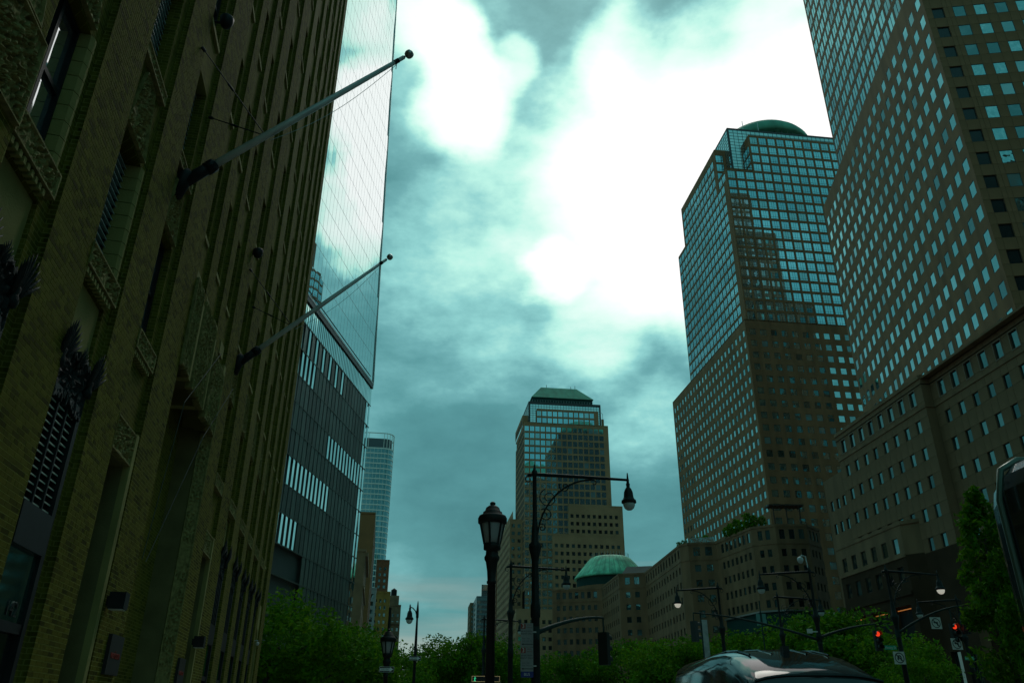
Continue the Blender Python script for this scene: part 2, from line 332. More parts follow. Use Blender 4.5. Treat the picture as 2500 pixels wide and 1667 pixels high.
def pane(w, h, gm, fm, fr=.05, mull=(), rails=(), d=.05):
    """glazing facing -y with a slim frame; mull / rails: positions across / up the pane (0..1)"""
    b = MB(); b.quad((-w / 2, 0, -h / 2), (w / 2, 0, -h / 2), (w / 2, 0, h / 2), (-w / 2, 0, h / 2), 0)
    for x0, x1, z0, z1 in ((-w / 2, -w / 2 + fr, -h / 2, h / 2), (w / 2 - fr, w / 2, -h / 2, h / 2), (-w / 2 + fr, w / 2 - fr, -h / 2, -h / 2 + fr), (-w / 2 + fr, w / 2 - fr, h / 2 - fr, h / 2)):
        b.box(x0, x1, -d, .002, z0, z1, 1)
    for q in mull: x = -w / 2 + w * q; b.box(x - fr / 2, x + fr / 2, -d * .9, .003, -h / 2 + fr, h / 2 - fr, 1)
    for q in rails: z = -h / 2 + h * q; b.box(-w / 2 + fr, w / 2 - fr, -d * .8, .004, z - fr / 2, z + fr / 2, 1)
    return b.mesh('window', [gm, fm])

class Tower:
    """a building made of walls p0->p1 (outside on the right hand) with window openings"""
    def __init__(s, name, label, loc, az, cat='building'):
        s.t = thing(name, label, cat, (*loc, 0), -rad(az)); s.specs = []; s.meshes = {}; s.walls = {}; s.panels = []; s.pmesh = {}
    def wall(s, p0, p1, z0, z1, part='wall', m=GRANITE, pitch=None, w=1.5, floor=4.0, h=1.8, sill=1.2, zfirst=None, cols=None, m0=None, depth=.16, key=None, gm=TGLASS, mull=(), rails=(), tilt=.25, skip=None, panels=False, fr=.05, ztop=.6, drop=None):
        p0, p1 = Vector(p0), Vector(p1); Lw = (p1 - p0).length; u = (p1 - p0) / Lw; n = Vector((u.y, -u.x)); rz = math.atan2(u.y, u.x)
        if part not in s.walls: s.walls[part] = (MB(), m)
        b = s.walls[part][0]
        def P(a, z, d=0): q = p0 + u * a - n * d; return (q.x, q.y, z)
        us, zs = [], []
        if pitch:
            nc = cols or max(1, int((Lw - .3) / pitch)); st = m0 if m0 is not None else (Lw - (nc - 1) * pitch) / 2
            us = [st + i * pitch for i in range(nc) if st + i * pitch < Lw - w / 2 - .05]
            z = (zfirst if zfirst is not None else z0 + sill)
            while z + h < z1 - ztop + .01: zs.append(z); z += floor
        ul = [0.] + [x for c in us for x in (c - w / 2, c + w / 2)] + [Lw]; zl = [z0] + [x for q in zs for x in (q, q + h)] + [z1]
        if not us: ul = [0., Lw]; zl = [z0, z1]
        key = key or ('p%.2f_%.2f_' % (w, h) + gm.name)
        vs = GVAR.get(gm.name, [gm])
        if us and key + '0' not in s.meshes:
            for q, g_ in enumerate(vs): s.meshes[key + str(q)] = pane(w, h, g_, FRAME, fr, mull, rails)
        for i in range(len(ul) - 1):
            for j in range(len(zl) - 1):
                win = us and i % 2 == 1 and j % 2 == 1 and not (skip and skip(i // 2, j // 2))
                a0, a1, c0, c1 = ul[i], ul[i + 1], zl[j], zl[j + 1]
                if a1 - a0 < 1e-4 or c1 - c0 < 1e-4: continue
                if not win:
                    if panels and a1 - a0 > .2 and c1 - c0 > .2:
                        b.quad(P(a0, c0, .05), P(a1, c0, .05), P(a1, c1, .05), P(a0, c1, .05), 1)
                        k = (round(a1 - a0, 2), round(c1 - c0, 2))
                        if k not in s.pmesh: s.pmesh[k] = MB().box(-k[0] / 2 + .018, k[0] / 2 - .018, 0, .045, -k[1] / 2 + .018, k[1] / 2 - .018).mesh('panel', m)
                        c = P((a0 + a1) / 2, (c0 + c1) / 2, 0); s.panels.append((k, *c, 0, 0, rz))
                    else: b.quad(P(a0, c0), P(a1, c0), P(a1, c1), P(a0, c1))
                else:
                    d = depth + .08
                    b.quad(P(a0, c0), P(a0, c0, d), P(a0, c1, d), P(a0, c1)); b.quad(P(a1, c0), P(a1, c1), P(a1, c1, d), P(a1, c0, d))
                    b.quad(P(a0, c0), P(a1, c0), P(a1, c0, d), P(a0, c0, d)); b.quad(P(a0, c1), P(a0, c1, d), P(a1, c1, d), P(a1, c1))
                    q = P((a0 + a1) / 2, (c0 + c1) / 2, depth)
                    s.specs.append((key + (str(random.choices((0, 1, 2), (.72, .16, .12))[0]) if len(vs) > 1 else '0'), *q, rad(random.gauss(0, tilt * .7)), 0, rz + rad(random.gauss(0, tilt))))
        return s
    def core(s, pts, z0, z1, m=DARK, name='core', inset=.5):
        c = sum((Vector(p) for p in pts), Vector((0, 0))) / len(pts)
        MB().prism([tuple(Vector(p) + (c - Vector(p)).normalized() * inset) for p in pts], z0, z1).build(name, m, s.t); return s
    def roof(s, pts, z, t=.5, m=GRANITE, name='roof', over=0.0):
        c = sum((Vector(p) for p in pts), Vector((0, 0))) / len(pts)
        MB().prism([tuple(Vector(p) - (c - Vector(p)).normalized() * over) for p in pts], z - t, z).build(name, m, s.t); return s
    def band(s, p0, p1, z0, z1, out=.15, m=GRANITE, name='cornice'):
        p0, p1 = Vector(p0), Vector(p1); u = (p1 - p0).normalized(); n = Vector((u.y, -u.x))
        a, b_, c, d = p0 - n * .1, p1 - n * .1, p1 + n * out, p0 + n * out
        MB().prism([tuple(a), tuple(b_), tuple(c), tuple(d)][::-1], z0, z1).build(name, m, s.t); return s
    def done(s, limit=300):
        for part, (b, m) in s.walls.items():
            if b.f: b.build(part, [m, JOINT], s.t)
        scatter_parts(s.t, 'window', s.specs, s.meshes, limit)
        scatter_parts(s.t, 'panel', s.panels, s.pmesh, 300)
        return s.t

# ================================================================== ground, road, pavement
def ground_sheet():
    struct(MB().quad((-3000, -3000, -.16), (3000, -3000, -.16), (3000, 3000, -.16), (-3000, 3000, -.16)).build('ground', CONC))
    a = rad(-4.1); d = Vector((math.sin(a), math.cos(a))); n = Vector((d.y, -d.x))
    def strip(name, x0, x1, z0, z1, m, y0=-120, y1=900):
        P = [Vector((0, 0)) + n * x0 + d * y0, n * x1 + d * y0, n * x1 + d * y1, n * x0 + d * y1]
        return struct(MB().prism([tuple(p) for p in P], z0, z1).build(name, m))
    strip('road', 2.4, 40, -.159, -.12, ASPHALT)
    strip('pavement', -12, 2.25, -.159, 0, CONC)
    strip('kerb', 2.25, 2.4, -.159, .012, mat('kerb_stone', (.25, .25, .24), .8, var=.1))
    strip('median', 18.5, 22.5, -.12, .02, CONC)
    strip('far_pavement', 40, 52, -.159, 0, CONC)
    b = MB()
    for lane in (5.7, 9.0, 12.3, 15.6, 25.8, 29.1, 32.4, 35.7):
        for k in range(40):
            y0 = -60 + k * 9; P = [n * (lane - .06) + d * y0, n * (lane + .06) + d * y0, n * (lane + .06) + d * (y0 + 3), n * (lane - .06) + d * (y0 + 3)]
            b.quad(*[(p.x, p.y, -.116) for p in P])
    struct(b.build('lane_marking', LINE))
ground_sheet()

# ================================================================== the brick telephone building on the left
def relief(name, parent, y0, y1, z0, z1, x, amp=.06, ny=44, nz=24, seed=0, mat_=CARVED, prof=None, jag=0):
    """carved panel: a real height field of scrolls and leaves, facing +x; prof(t)->(lo,hi) trims the width with height"""
    r = np.random.default_rng(seed); Y, Z = np.meshgrid(np.linspace(0, 1, ny), np.linspace(0, 1, nz))
    w, h = y1 - y0, z1 - z0; yy, zz = Y * w, Z * h; Hh = np.zeros_like(Y)
    for _ in range(max(6, int(w * h * 26))):
        cy, cz, rr = r.uniform(0, w), r.uniform(0, h), r.uniform(.10, .2)
        D = np.hypot(yy - cy, zz - cz); A = np.arctan2(zz - cz, yy - cy)
        Hh += np.exp(-(D / rr) ** 2) * np.sin(D * r.uniform(55, 85) + A * r.choice([-2, -1, 1, 2, 3]) + r.uniform(0, 6))
    Hh = np.clip(Hh, -1, 1) * amp; edge = np.minimum.reduce([Y * w, (1 - Y) * w, Z * h, (1 - Z) * h]) < .03
    Hh = np.where(edge, amp * .9, Hh)
    if prof:
        lo = np.array([prof(t)[0] for t in Z[:, 0]])[:, None]; hi = np.array([prof(t)[1] for t in Z[:, 0]])[:, None]; Y = lo + (hi - lo) * Y
    zo = np.zeros_like(Z)
    if jag: zo = -jag * (1 - Z) * np.abs(np.sin(Y * 17 + np.sin(Y * 41))) + jag * Z ** 2 * np.abs(np.sin(Y * 13 + 1 + np.sin(Y * 37))) * .8
    V = np.stack([x + Hh, y0 + Y * w, z0 + Z * h + zo], -1).reshape(-1, 3)
    V2 = V.copy(); V2[:, 0] = x - amp - .06
    idx = np.arange(ny * nz).reshape(nz, ny)
    F = [np.stack([idx[:-1, :-1], idx[:-1, 1:], idx[1:, 1:], idx[1:, :-1]], -1).reshape(-1, 4)]
    ring = np.concatenate([idx[0, :], idx[1:, -1], idx[-1, -2::-1], idx[-2:0:-1, 0]]); nx_ = np.roll(ring, -1); k = ny * nz
    F.append(np.stack([ring, ring + k, nx_ + k, nx_], -1))
    return put(name, np_mesh(name, np.concatenate([V, V2]), np.concatenate(F), mat_, smooth=False), parent)

FL = [7.55, 11.45, 14.95, 18.6, 22.15, 25.75, 29.35, 32.95, 36.55, 40.15, 43.75]
VTOP = 49.0
SLOTS = [(4.6, 5.9, 'door'), (7.45, 8.62, 'door'), (10.2, 11.45, 'door'), (12.95, 14.05, 'rec'), (15.85, 16.6, 'por'), (17.55, 18.4, 'por'), (19.3, 20.2, 'por'),
         (21.85, 23.0, 'rec'), (24.75, 25.95, 'door'), (27.4, 28.6, 'door'), (29.8, 31.0, 'door'), (32.1, 33.3, 'door'), (34.5, 35.5, 'door'), (36.4, 37.45, 'arch')]
ST = .28
def brick_building():
    T = thing('brick_office_building', 'tall olive-brown brick building with narrow recessed windows and carved stone at left', 'building', (-3.932, -.736, 0), rad(10.6))
    # core
    MB().box(-26, -.75, 1.2, 38.7, 0, VTOP - .3).build('core', BRICK_T, T)
    MB().box(-25.5, -.02, 1, 39, VTOP - .3, VTOP).build('parapet', STONE, T)
    MB().box(-25, -.5, 38.7, 39.0, 0, VTOP - .3).build('end_wall', BRICK_T, T)
    specs, bm = [], {}
    # piers
    edges = [(1.0, SLOTS[0][0])] + [(SLOTS[i][1] + ST, SLOTS[i + 1][0]) for i in range(len(SLOTS) - 1)] + [(SLOTS[-1][1] + ST, 39.0)]
    bricks = []
    for i, (a, b) in enumerate(edges):
        por = 15 < a < 20                                 # piers over the portal start above its hood
        z0 = 9.6 if por else 0
        near = a < 24
        p = MB(); x1 = -.003 if near else 0
        v = [(-.75, a, z0), (x1, a, z0), (x1, b, z0), (-.75, b, z0), (-.75, a, VTOP - .3), (x1, a, VTOP - .3), (x1, b, VTOP - .3), (-.75, b, VTOP - .3)]
        p.add(v, ((0, 1, 5, 4), (2, 3, 7, 6), (3, 0, 4, 7), (0, 3, 2, 1), (4, 5, 6, 7)), 0); p.add([v[1], v[2], v[6], v[5]], ((0, 1, 2, 3),), 1 if near else 0)
        po = p.build('pier', [BRICK_T, MORTAR], T)
        if near and b > 6:
            zt = VTOP - .3 if a < 24 else 20; r = 0; z = z0
            while z + .06 < zt:
                y = a; off = [0, .105, 0, .105, .052][r % 5]; head = r % 6 == 5; bl = .105 if head else .21
                y = a - (off if not head else 0)
                while y < b - .02:
                    y0, y1 = max(a, y), min(b, y + bl)
                    if y1 - y0 > .03: bricks.append((y0 + (.005 if y0 > a else 0), y1 - (.005 if y1 < b else 0), z + .006, z + .0615, i))
                    y += bl
                z += .0675; r += 1
    B = np.array(bricks); 
    C = np.stack([np.zeros(len(B)), (B[:, 0] + B[:, 1]) / 2, (B[:, 2] + B[:, 3]) / 2], 1); Wd = loc_world(T, C); u, v, f = project(Wd)
    area = np.where((u > 2) & (u < 2400) & (v > 2) & (v < 1660) & (B[:, 1] - B[:, 0] > .15), 1 / f, 0)
    pick = np.argsort(-area)[:300]; sel = np.zeros(len(B), bool); sel[pick] = True
    piers = [o for o in T.children if o.name.startswith('pier')]
    bme = {}
    for k in pick:
        y0, y1, z0, z1, pi = B[k]; key = round(y1 - y0, 3)
        if key not in bme: bme[key] = MB().box(-.05, 0, -key / 2, key / 2, -.02775, .02775).mesh('brick', BRICK_O)
        o = put('brick', bme[key], piers[int(pi)], (random.uniform(-.001, .001), (y0 + y1) / 2, (z0 + z1) / 2))
    R = B[~sel]; n = len(R); xj = rng.uniform(-.002, .002, n)
    V = np.empty((n, 8, 3)); 
    for k, (xx, yy, zz) in enumerate([(a, b, c) for a in (0, 1) for b in (0, 1) for c in (0, 1)]):
        V[:, k, 0] = xj * .5 if xx else -.03; V[:, k, 1] = R[:, 0 + yy]; V[:, k, 2] = R[:, 2 + zz]
    f0 = np.array([(4, 6, 7, 5), (0, 1, 5, 4), (2, 6, 7, 3), (1, 3, 7, 5), (0, 4, 6, 2)])
    F = (np.arange(n)[:, None, None] * 8 + f0[None]).reshape(-1, 4)
    stuff(put('bricks', np_mesh('bricks', V.reshape(-1, 3), F, BRICK_A, attr=np.repeat(rng.uniform(0, 1, n), 5)), T))
    # slots
    for si, (a, b, kind) in enumerate(SLOTS):
        w = b - a; c = (a + b) / 2
        base = {'door': 7.16, 'rec': 6.0, 'por': 10.0, 'arch': 5.9}[kind]
        MB().box(-.75, -.1, b, b + ST, base, VTOP - .3).build('pilaster_strip', BRICK_T, T)
        # windows and spandrels above
        zs = [z for z in FL if z > base - .5]
        if kind == 'por': zs = [z for z in FL if z > 10.5]
        prev = base if kind in ('door',) else base
        for k, z in enumerate(zs):
            hd = z + (2.18 if z < 12 else 1.98)
            MB().box(-.75, -.1, a, b, prev, z).build('spandrel', BRICK_T, T)
            near = si < 8 and z < 24
            louv = (si, round(z, 2)) in ((2, 7.55), (2, 11.45), (3, 11.45))
            wp = pane(w - .02, hd - z, VGLASS, IRON, .07, (.5,), (.5,), .06) if not louv else None
            key = (round(w, 2), round(hd - z, 2))
            if louv:
                o = MB().box(-.43, -.40, a, b, z, hd).build('louvre_window', DARK, T)
                fm = MB().box(-.40, -.33, -.03, .03, -(hd - z) / 2, (hd - z) / 2).mesh('louvre_frame', IRON)
                for yy in (a + .03, c, b - .03): put('louvre_frame', fm, o, (0, yy, (z + hd) / 2))
                sm = MB().add([(-.40, -w / 2, .045), (-.30, -w / 2, 0), (-.30, w / 2, 0), (-.40, w / 2, .045), (-.40, -w / 2, .06), (-.30, -w / 2, .016), (-.30, w / 2, .016), (-.40, w / 2, .06)], ((0, 1, 2, 3), (4, 5, 6, 7), (1, 2, 6, 5))).mesh('slat', mat('louvre_slat', (.34, .42, .42), .45))
                zz = z + .08
                while zz < hd - .08: put('slat', sm, o, (0, c, zz)); zz += .125
            else:
                if key not in bm: bm[key] = wp
                put('window', bm[key], T, (-.29, c, (z + hd) / 2), rot=(0, 0, rad(90 + random.gauss(0, .3))))
            MB().box(-.42, -.04 if k else -.06, a, b, z - .1, z - .003).build('sill', STONE, T)
            prev = hd
            if near and si in (1, 2) and k == 0 or (si == 1 and k == 1):        # stone jamb blocks
                jm = MB().add([(-.40, b - .05, .006), (-.09, b - .03, .006), (-.06, b + .05, .006), (-.06, b + .1, .006), (-.4, b + .1, .006), (-.40, b - .05, .236), (-.09, b - .03, .236), (-.06, b + .05, .236), (-.06, b + .1, .236), (-.4, b + .1, .236)],
                              ((0, 1, 2, 3, 4), (9, 8, 7, 6, 5), (0, 1, 6, 5), (1, 2, 7, 6), (2, 3, 8, 7))).mesh('jamb_block', STONE)
                zz = z
                while zz < hd - .1: put('jamb_block', jm, T, (0, 0, zz)); zz += .242
        MB().box(-.75, -.1, a, b, prev, VTOP - .3).build('spandrel', BRICK_T, T)
        # carved stone under the lowest windows and over their heads
        if kind in ('door', 'rec'):
            relief('carved_sill', T, a - (.02 if si != 1 else .02), b + .1, 7.17, 7.53, -.01, .035, 46, 16, si)
            for k in range(int(w / .12)):
                MB().box(-.1, -.0, a + .02 + k * .12, a + .08 + k * .12, 7.06, 7.14).build('dentil', STONE, T) if si < 4 else None
            relief('carved_crest', T, a + .08, b - .05, 9.78, 11.0, -.07, .045, 30, 34, 40 + si, prof=lambda t: (.0 + .28 * t, 1 - .28 * t))
            if si < 4: relief('carved_sill', T, a, b + .1, 11.12, 11.36, -.03, .03, 36, 10, 70 + si)
        if kind == 'door': door_bay(T, a, b, si)
        if kind == 'rec': stone_recess(T, a, b, si)
        if kind == 'arch': arch_niche(T, a, b)
        if kind != 'door' and kind != 'por':
            pass
    portal(T)
    relief('carved_panel', T, 6.25, 7.4, 7.2, 8.35, .03, .05, 60, 60, 501); relief('carved_panel', T, 6.5, 7.2, 8.4, 9.3, .02, .045, 36, 44, 502, prof=lambda t: (.3 * t, 1 - .3 * t))
    # corner drop pipes
    # wall lantern, cameras, signs
    return T
def plume(y, z, s=1.0, flip=1):
    b = MB()
    for k in range(9):
        t = (k - 4) / 4; L_ = (.62 - .22 * abs(t)) * s; yb = y + t * .09 * s; ang = t * .55
        pts = []
        for q in range(6):
            q_ = q / 5; pts.append((-.03 + .05 * math.sin(q_ * 2.4) + .10 * q_ ** 2 * s, yb + math.sin(ang) * L_ * q_ + .05 * t * q_ ** 2, z + L_ * q_ * math.cos(ang) - .05 * abs(t)))
        b.tube(pts, [.035 * s, .04 * s, .036 * s, .028 * s, .018 * s, .003], 5)
    b.lathe([(.07 * s, z - .25 * s), (.09 * s, z - .15 * s), (.06 * s, z - .05 * s), (.08 * s, z + .03 * s), (.03 * s, z + .12 * s)], 8, (-.03, y))
    return b
def door_bay(T, a, b, si):
    w = b - a; c = (a + b) / 2
    MB().box(-.75, -.16, a, b + ST, 5.3, 7.06).build('stone_panel', STONE, T)
    st = MB(); st.box(-.75, -.1, b + .0, b + ST, 0, 7.16); st.box(-.75, -.1, a, b, 7.061, 7.158); st.build('reveal', BRICK_T, T)
    f = MB()
    for y0, y1 in ((a, a + .09), (b - .12, b)): f.box(-.5, -.045, y0, y1, 0, 5.5)
    for z0, z1, x1 in ((2.48, 2.6, -.06), (3.43, 3.94, -.02), (5.38, 5.48, -.04)): f.box(-.5, x1, a + .09, b - .12, z0, z1)
    fo = f.build('door_frame', IRON, T)
    d = MB().box(-.16, -.12, a + .09, b - .12, 0, 2.48).build('door', mat('door_glass_dark', (.012, .014, .016), .12), T)
    MB().box(-.12, -.07, c - .02, c + .02, .9, 1.5).build('handle', STEEL, d)
    MB().box(-.12, -.09, a + .09, b - .12, 2.6, 3.43).build('transom', VGLASS_T, T)
    MB().box(-.3, -.26, a + .09, b - .12, 3.94, 5.38).build('louvre_back', DARK, T)
    if si < 4:
        lv = MB()
        x0 = a + .09; cw = (w - .21) / 3
        for k in (1, 2): lv.box(-.25, -.06, x0 + cw * k - .02, x0 + cw * k + .02, 3.94, 5.38)
        lo = lv.build('louvre_grille', IRON, T)
        sm = MB().add([(-.20, -cw / 2 + .02, .06), (-.09, -cw / 2 + .02, 0), (-.09, cw / 2 - .02, 0), (-.20, cw / 2 - .02, .06), (-.20, -cw / 2 + .02, .075), (-.09, -cw / 2 + .02, .018), (-.09, cw / 2 - .02, .018), (-.20, cw / 2 - .02, .075)], ((0, 1, 2, 3), (4, 5, 6, 7), (1, 2, 6, 5))).mesh('slat', mat('grille_slat', (.42, .50, .42), .45))
        for k in range(3):
            for r in range(14): put('slat', sm, lo, (0, x0 + cw * (k + .5), 3.98 + r * .1))
    else:
        gm = pane((w - .25) / 4, 1.4, VGLASS, IRON, .03)
        for k in range(4): put('window', gm, T, (-.1, a + .1 + (k + .5) * (w - .22) / 4, 4.66), rot=(0, 0, rad(90)))
    # bronze cresting over the grille
    relief('cresting_panel', T, a + .05, b - .05, 5.5, 5.95, -.06, .04, 34, 18, 90 + si, BRONZE, jag=.22)
    for y in (a + .02, b - .04): plume(y, 5.85, .8).build('cresting_plume', BRONZE, T, smooth=True)
    if w > 1.1: plume(c, 5.95, .38).build('cresting_plume', BRONZE, T, smooth=True)
def stone_recess(T, a, b, si):
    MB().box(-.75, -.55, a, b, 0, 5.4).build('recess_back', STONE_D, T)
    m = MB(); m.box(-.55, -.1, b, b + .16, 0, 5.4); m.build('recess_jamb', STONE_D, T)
    MB().box(-.1, .012, b + .0, b + .16, 0, 6.0).build('jamb_moulding', STONE, T)
    MB().box(-.75, -.1, b + .16, b + ST, 0, 6.0).build('reveal', BRICK_T, T)
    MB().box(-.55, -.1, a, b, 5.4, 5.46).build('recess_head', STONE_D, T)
    MB().box(-.75, -.12, a, b, 5.46, 6.0).build('lintel', STONE, T)
    relief('carved_lintel', T, a - .05, b + .14, 5.42, 5.98, -.03, .04, 44, 22, 20 + si)
def arch_niche(T, a, b):
    w = b - a; c = (a + b) / 2
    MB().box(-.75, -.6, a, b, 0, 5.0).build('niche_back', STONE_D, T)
    n = 12; m = MB(); r = w / 2
    pts = [(c - r * math.cos(math.pi * k / n), 4.45 + r * math.sin(math.pi * k / n)) for k in range(n + 1)]
    for k in range(n):
        (y0, z0), (y1, z1) = pts[k], pts[k + 1]
        m.quad((-.05, y0, z0), (-.05, y1, z1), (-.05, y1, 5.9), (-.05, y0, 5.9)); m.quad((-.05, y0, z0), (-.6, y0, z0), (-.6, y1, z1), (-.05, y1, z1))
    m.box(-.75, -.05, b + .001, b + .12, 0, 5.9); m.build('arch_surround', STONE, T)
    MB().box(-.75, -.1, b + .12, b + ST, 0, 5.9).build('reveal', BRICK_T, T)
def portal(T):
    a, b = 15.85, 20.5
    MB().box(-1.0, -.9, a, b, 0, 8.6).build('portal_back', STONE_D, T)
    for k, (y0, y1) in enumerate(((a + .2, 17.3), (17.45, 18.8), (18.95, b - .3))):
        d = MB().box(-.88, -.84, y0, y1, 0, 3.1).build('portal_door', mat('door_glass_dark', (.012, .014, .016), .12), T); MB().box(-.84, -.8, y1 - .15, y1 - .11, .9, 1.5).build('handle', STEEL, d)
    MB().add([(-.28, b - .22, 0), (-.9, b - .3, 0), (-.9, b - .3, 8.2), (-.28, b - .22, 8.2)], ((0, 1, 2, 3),)).build('inner_reveal', STONE_D, T)
    MB().box(-.9, -.02, b, b + .1, 0, 8.4).build('jamb_moulding', STONE, T)
    MB().box(-.75, -.1, b + .1, 20.2 + ST + .2, 0, 8.3).build('reveal', BRICK_T, T)
    # carved splayed jamb: relief built flat then turned to face the street at an angle
    o = relief('carved_jamb', T, -.17, .17, 0, 8.1, 0, .022, 16, 180, 5); o.location = (-.14, b - .11, 0); o.rotation_euler = (0, 0, rad(-52))
    MB().box(-.9, -.06, a - .02, a + .01, 0, 8.4).build('jamb_moulding', STONE, T)
    # stepped hood of three carved aprons with pendants
    MB().box(-.9, -.12, a, b, 8.55, 9.7).build('hood', STONE_D, T)
    for k, (y0, y1, z0, z1) in enumerate(((a, 16.62, 8.12, 10.0), (16.98, 18.46, 8.05, 10.0), (18.78, 20.3, 8.0, 9.55))):
        relief('carved_apron', T, y0, y1, z0 + .25, z1, .02, .05, 50, 56, 60 + k, prof=lambda t: (0, 1), jag=.25)
    for y in (16.8, 18.62, 20.4): MB().box(-.8, .03, y - .14, y + .1, 8.15, 10.0).build('hood_pier', STONE, T)
    for k in range(4): MB().box(-.3, .0, a + k * 1.2, a + k * 1.2 + .5, 10.0, 10.35).build('hood_block', STONE, T)
VB = brick_building()
VA_, VN_ = rad(-10.6), None
def vloc(s, x, z):                       # facade coordinates -> world
    P = loc_world(VB, np.array([[x, s, z]]))[0]; return tuple(P)
VR = rad(10.6)
def flagpole(s, label):
    t = thing('flagpole', label, 'flagpole', vloc(s, 0, 10.9), VR, 'flagpoles on the brick facade')
    A, B_ = Vector((.45, 0, .42)), Vector((4.0, 0, 4.0)); d = (B_ - A).normalized()
    MB().tube([tuple(A), tuple(A.lerp(B_, .5)), tuple(B_)], [.078, .068, .046], 14).build('pole', ALU, t, smooth=True)
    k = MB(); k.tube([(-.05, 0, -.35), (.02, 0, .1), (.12, 0, .22)], [.10, .16, .13], 10); k.tube([(.05, 0, .02), tuple(A + d * .12)], [.12, .11], 12); k.tube([tuple(A - d * .1), tuple(A + d * .1)], [.13, .13], 12)
    for q in range(6):
        a = q * math.pi / 3; p = A + d * .02 + Vector((-.6 * math.cos(a), math.sin(a), .6 * math.cos(a))) * .14; k.tube([tuple(p - d * .06), tuple(p + d * .06)], .018, 5)
    k.build('bracket', IRON, t, smooth=True)
    h = MB(); h.tube([tuple(B_ - d * .28), tuple(B_ - d * .16)], .055, 10); h.tube([tuple(B_ - d * .1), tuple(B_ + d * .03)], .03, 8); h.build('truck', IRON, t)
    g = MB(); g.lathe([(.001, -.105), (.06, -.085), (.095, -.035), (.105, .0), (.095, .035), (.06, .085), (.001, .105)], 14, (0, 0)); g.build('ball', STEEL, t, tuple(B_ + d * .16), smooth=True)
    J = Vector((1.37, 0, 1.35))
    for e in ((.02, -.75, 2.75), (.02, .75, 2.25)):
        w = MB(); e = Vector(e); mid = e.lerp(J, .45); dd = (J - e).normalized(); w.tube([tuple(e), tuple(J)], .011, 6); w.tube([tuple(mid - dd * .09), tuple(mid + dd * .09)], .024, 6); w.tube([tuple(e), tuple(e + dd * .1)], .035, 6); w.build('stay', IRON, t)
    b = MB(); pts = []
    for q in range(13):
        f = q / 12; p = (B_ - d * .2).lerp(J + Vector((.1, 0, 0)), f); p.z -= .10 + .28 * math.sin(f * math.pi); pts.append(tuple(p))
    b.tube(pts, .006, 5); b.tube([tuple(B_ - d * .2), (B_.x - .15, 0, B_.z - .38)], .009, 5); b.build('halyard', STEEL, t)
    return t
f1 = flagpole(13.4, 'nearer long grey flagpole jutting up from the brick wall')
f2 = flagpole(22.2, 'farther, shorter-looking flagpole jutting from the brick wall beyond the portal')
# small things on the facade
def number_plate():
    put('house_number', text_mesh('142', .25, BLACK, .006), VB, (-.083, 10.93, 2.74), rot=(math.pi / 2, 0, math.pi / 2)).parent = VB
number_plate()
def wall_sign(s0, s1, z0, z1, label, letters=True):
    t = thing('sign', label, 'sign', vloc((s0 + s1) / 2, .0, z0), VR, 'dark wall signs with red lettering'); w = s1 - s0; h = z1 - z0
    MB().box(.0, .06, -w / 2, w / 2, 0, h).build('board', BLACK, t)
    put('lettering', text_mesh('verizon', .235 * w, SRED, .004), t, (.064, 0, h * .5), rot=(math.pi / 2, 0, math.pi / 2))
    return t
wall_sign(14.95, 15.75, 2.2, 2.82, 'black wall sign with red lettering on the pier left of the portal')
wall_sign(21.0, 21.75, 2.2, 2.82, 'black wall sign with red lettering just beyond the portal')
def wall_lantern(s, z, label):
    t = thing('wall_lamp', label, 'lamp', vloc(s, 0, z), VR, 'box wall lamps beside the doorways')
    MB().box(.05, .3, -.13, .13, 0, .26).box(.0, .05, -.05, .05, .06, .2).build('housing', IRON, t); MB().box(.07, .28, -.11, .11, -.012, -.002).build('lens', LENS, t)
wall_lantern(14.45, 3.15, 'black box wall lamp on the stone edge of the near doorway')
wall_lantern(22.45, 3.15, 'black box wall lamp at the doorway beyond the portal')
def wall_camera(s, x, z, m, label):
    t = thing('security_camera', label, 'camera', vloc(s, x, z), VR)
    MB().tube([(-.05, 0, .06), (.1, 0, .06), (.1, 0, .0)], .02, 6).build('arm', m, t); b = MB().lathe([(.001, -.14), (.045, -.12), (.065, -.07), (.07, -.02), (.03, .0)], 12, (.1, 0)); b.build('dome', m, t, smooth=True)
wall_camera(13.2, -.5, 2.85, IRON, 'small dark dome camera in the near stone doorway recess')
wall_camera(36.2, .03, 4.35, CAMW, 'white dome camera by the arched niche at the building corner')
def floodlight(u, v, label):
    d = ray(u, v); n = Vector((math.cos(VR), math.sin(VR), 0)); t_ = -(4.0 - .15) / (d.x * n.x + d.y * n.y); P = d * t_; P.z += EYE
    t = thing('floodlight', label, 'floodlight', P, VR, 'dark floodlights on the brick facade')
    MB().tube([(-.25, 0, -.05), (-.05, 0, -.05), (0, 0, .0)], .03, 6).build('bracket', IRON, t); b = MB().lathe([(.04, -.16), (.10, -.13), (.14, -.02), (.15, .09), (.13, .12)], 14); b.build('housing', IRON, t, smooth=True); MB().lathe([(.125, .1), (.08, .12), (.001, .125)], 14).build('lens', LENS_OFF, t)
floodlight(553, 54, 'dark round floodlight high on the brick facade above the nearer flagpole')
floodlight(630, 618, 'dark round floodlight on the brick facade between the two flagpoles')
def cables():
    t = MB()
    for y0, y1 in ((16.1, 15.9), (18.5, 16.2)): t.tube([(.08, y0 + 3.2, 9.9), (.05, y0 + .6, 7.6), (.04, y1, 4.2)], .008, 5)
    o = t.build('cable', POLE_G, None, VB.location[:], VR); tag(o, 'thin pair of cables hanging across the stone portal', 'cable')
cables()

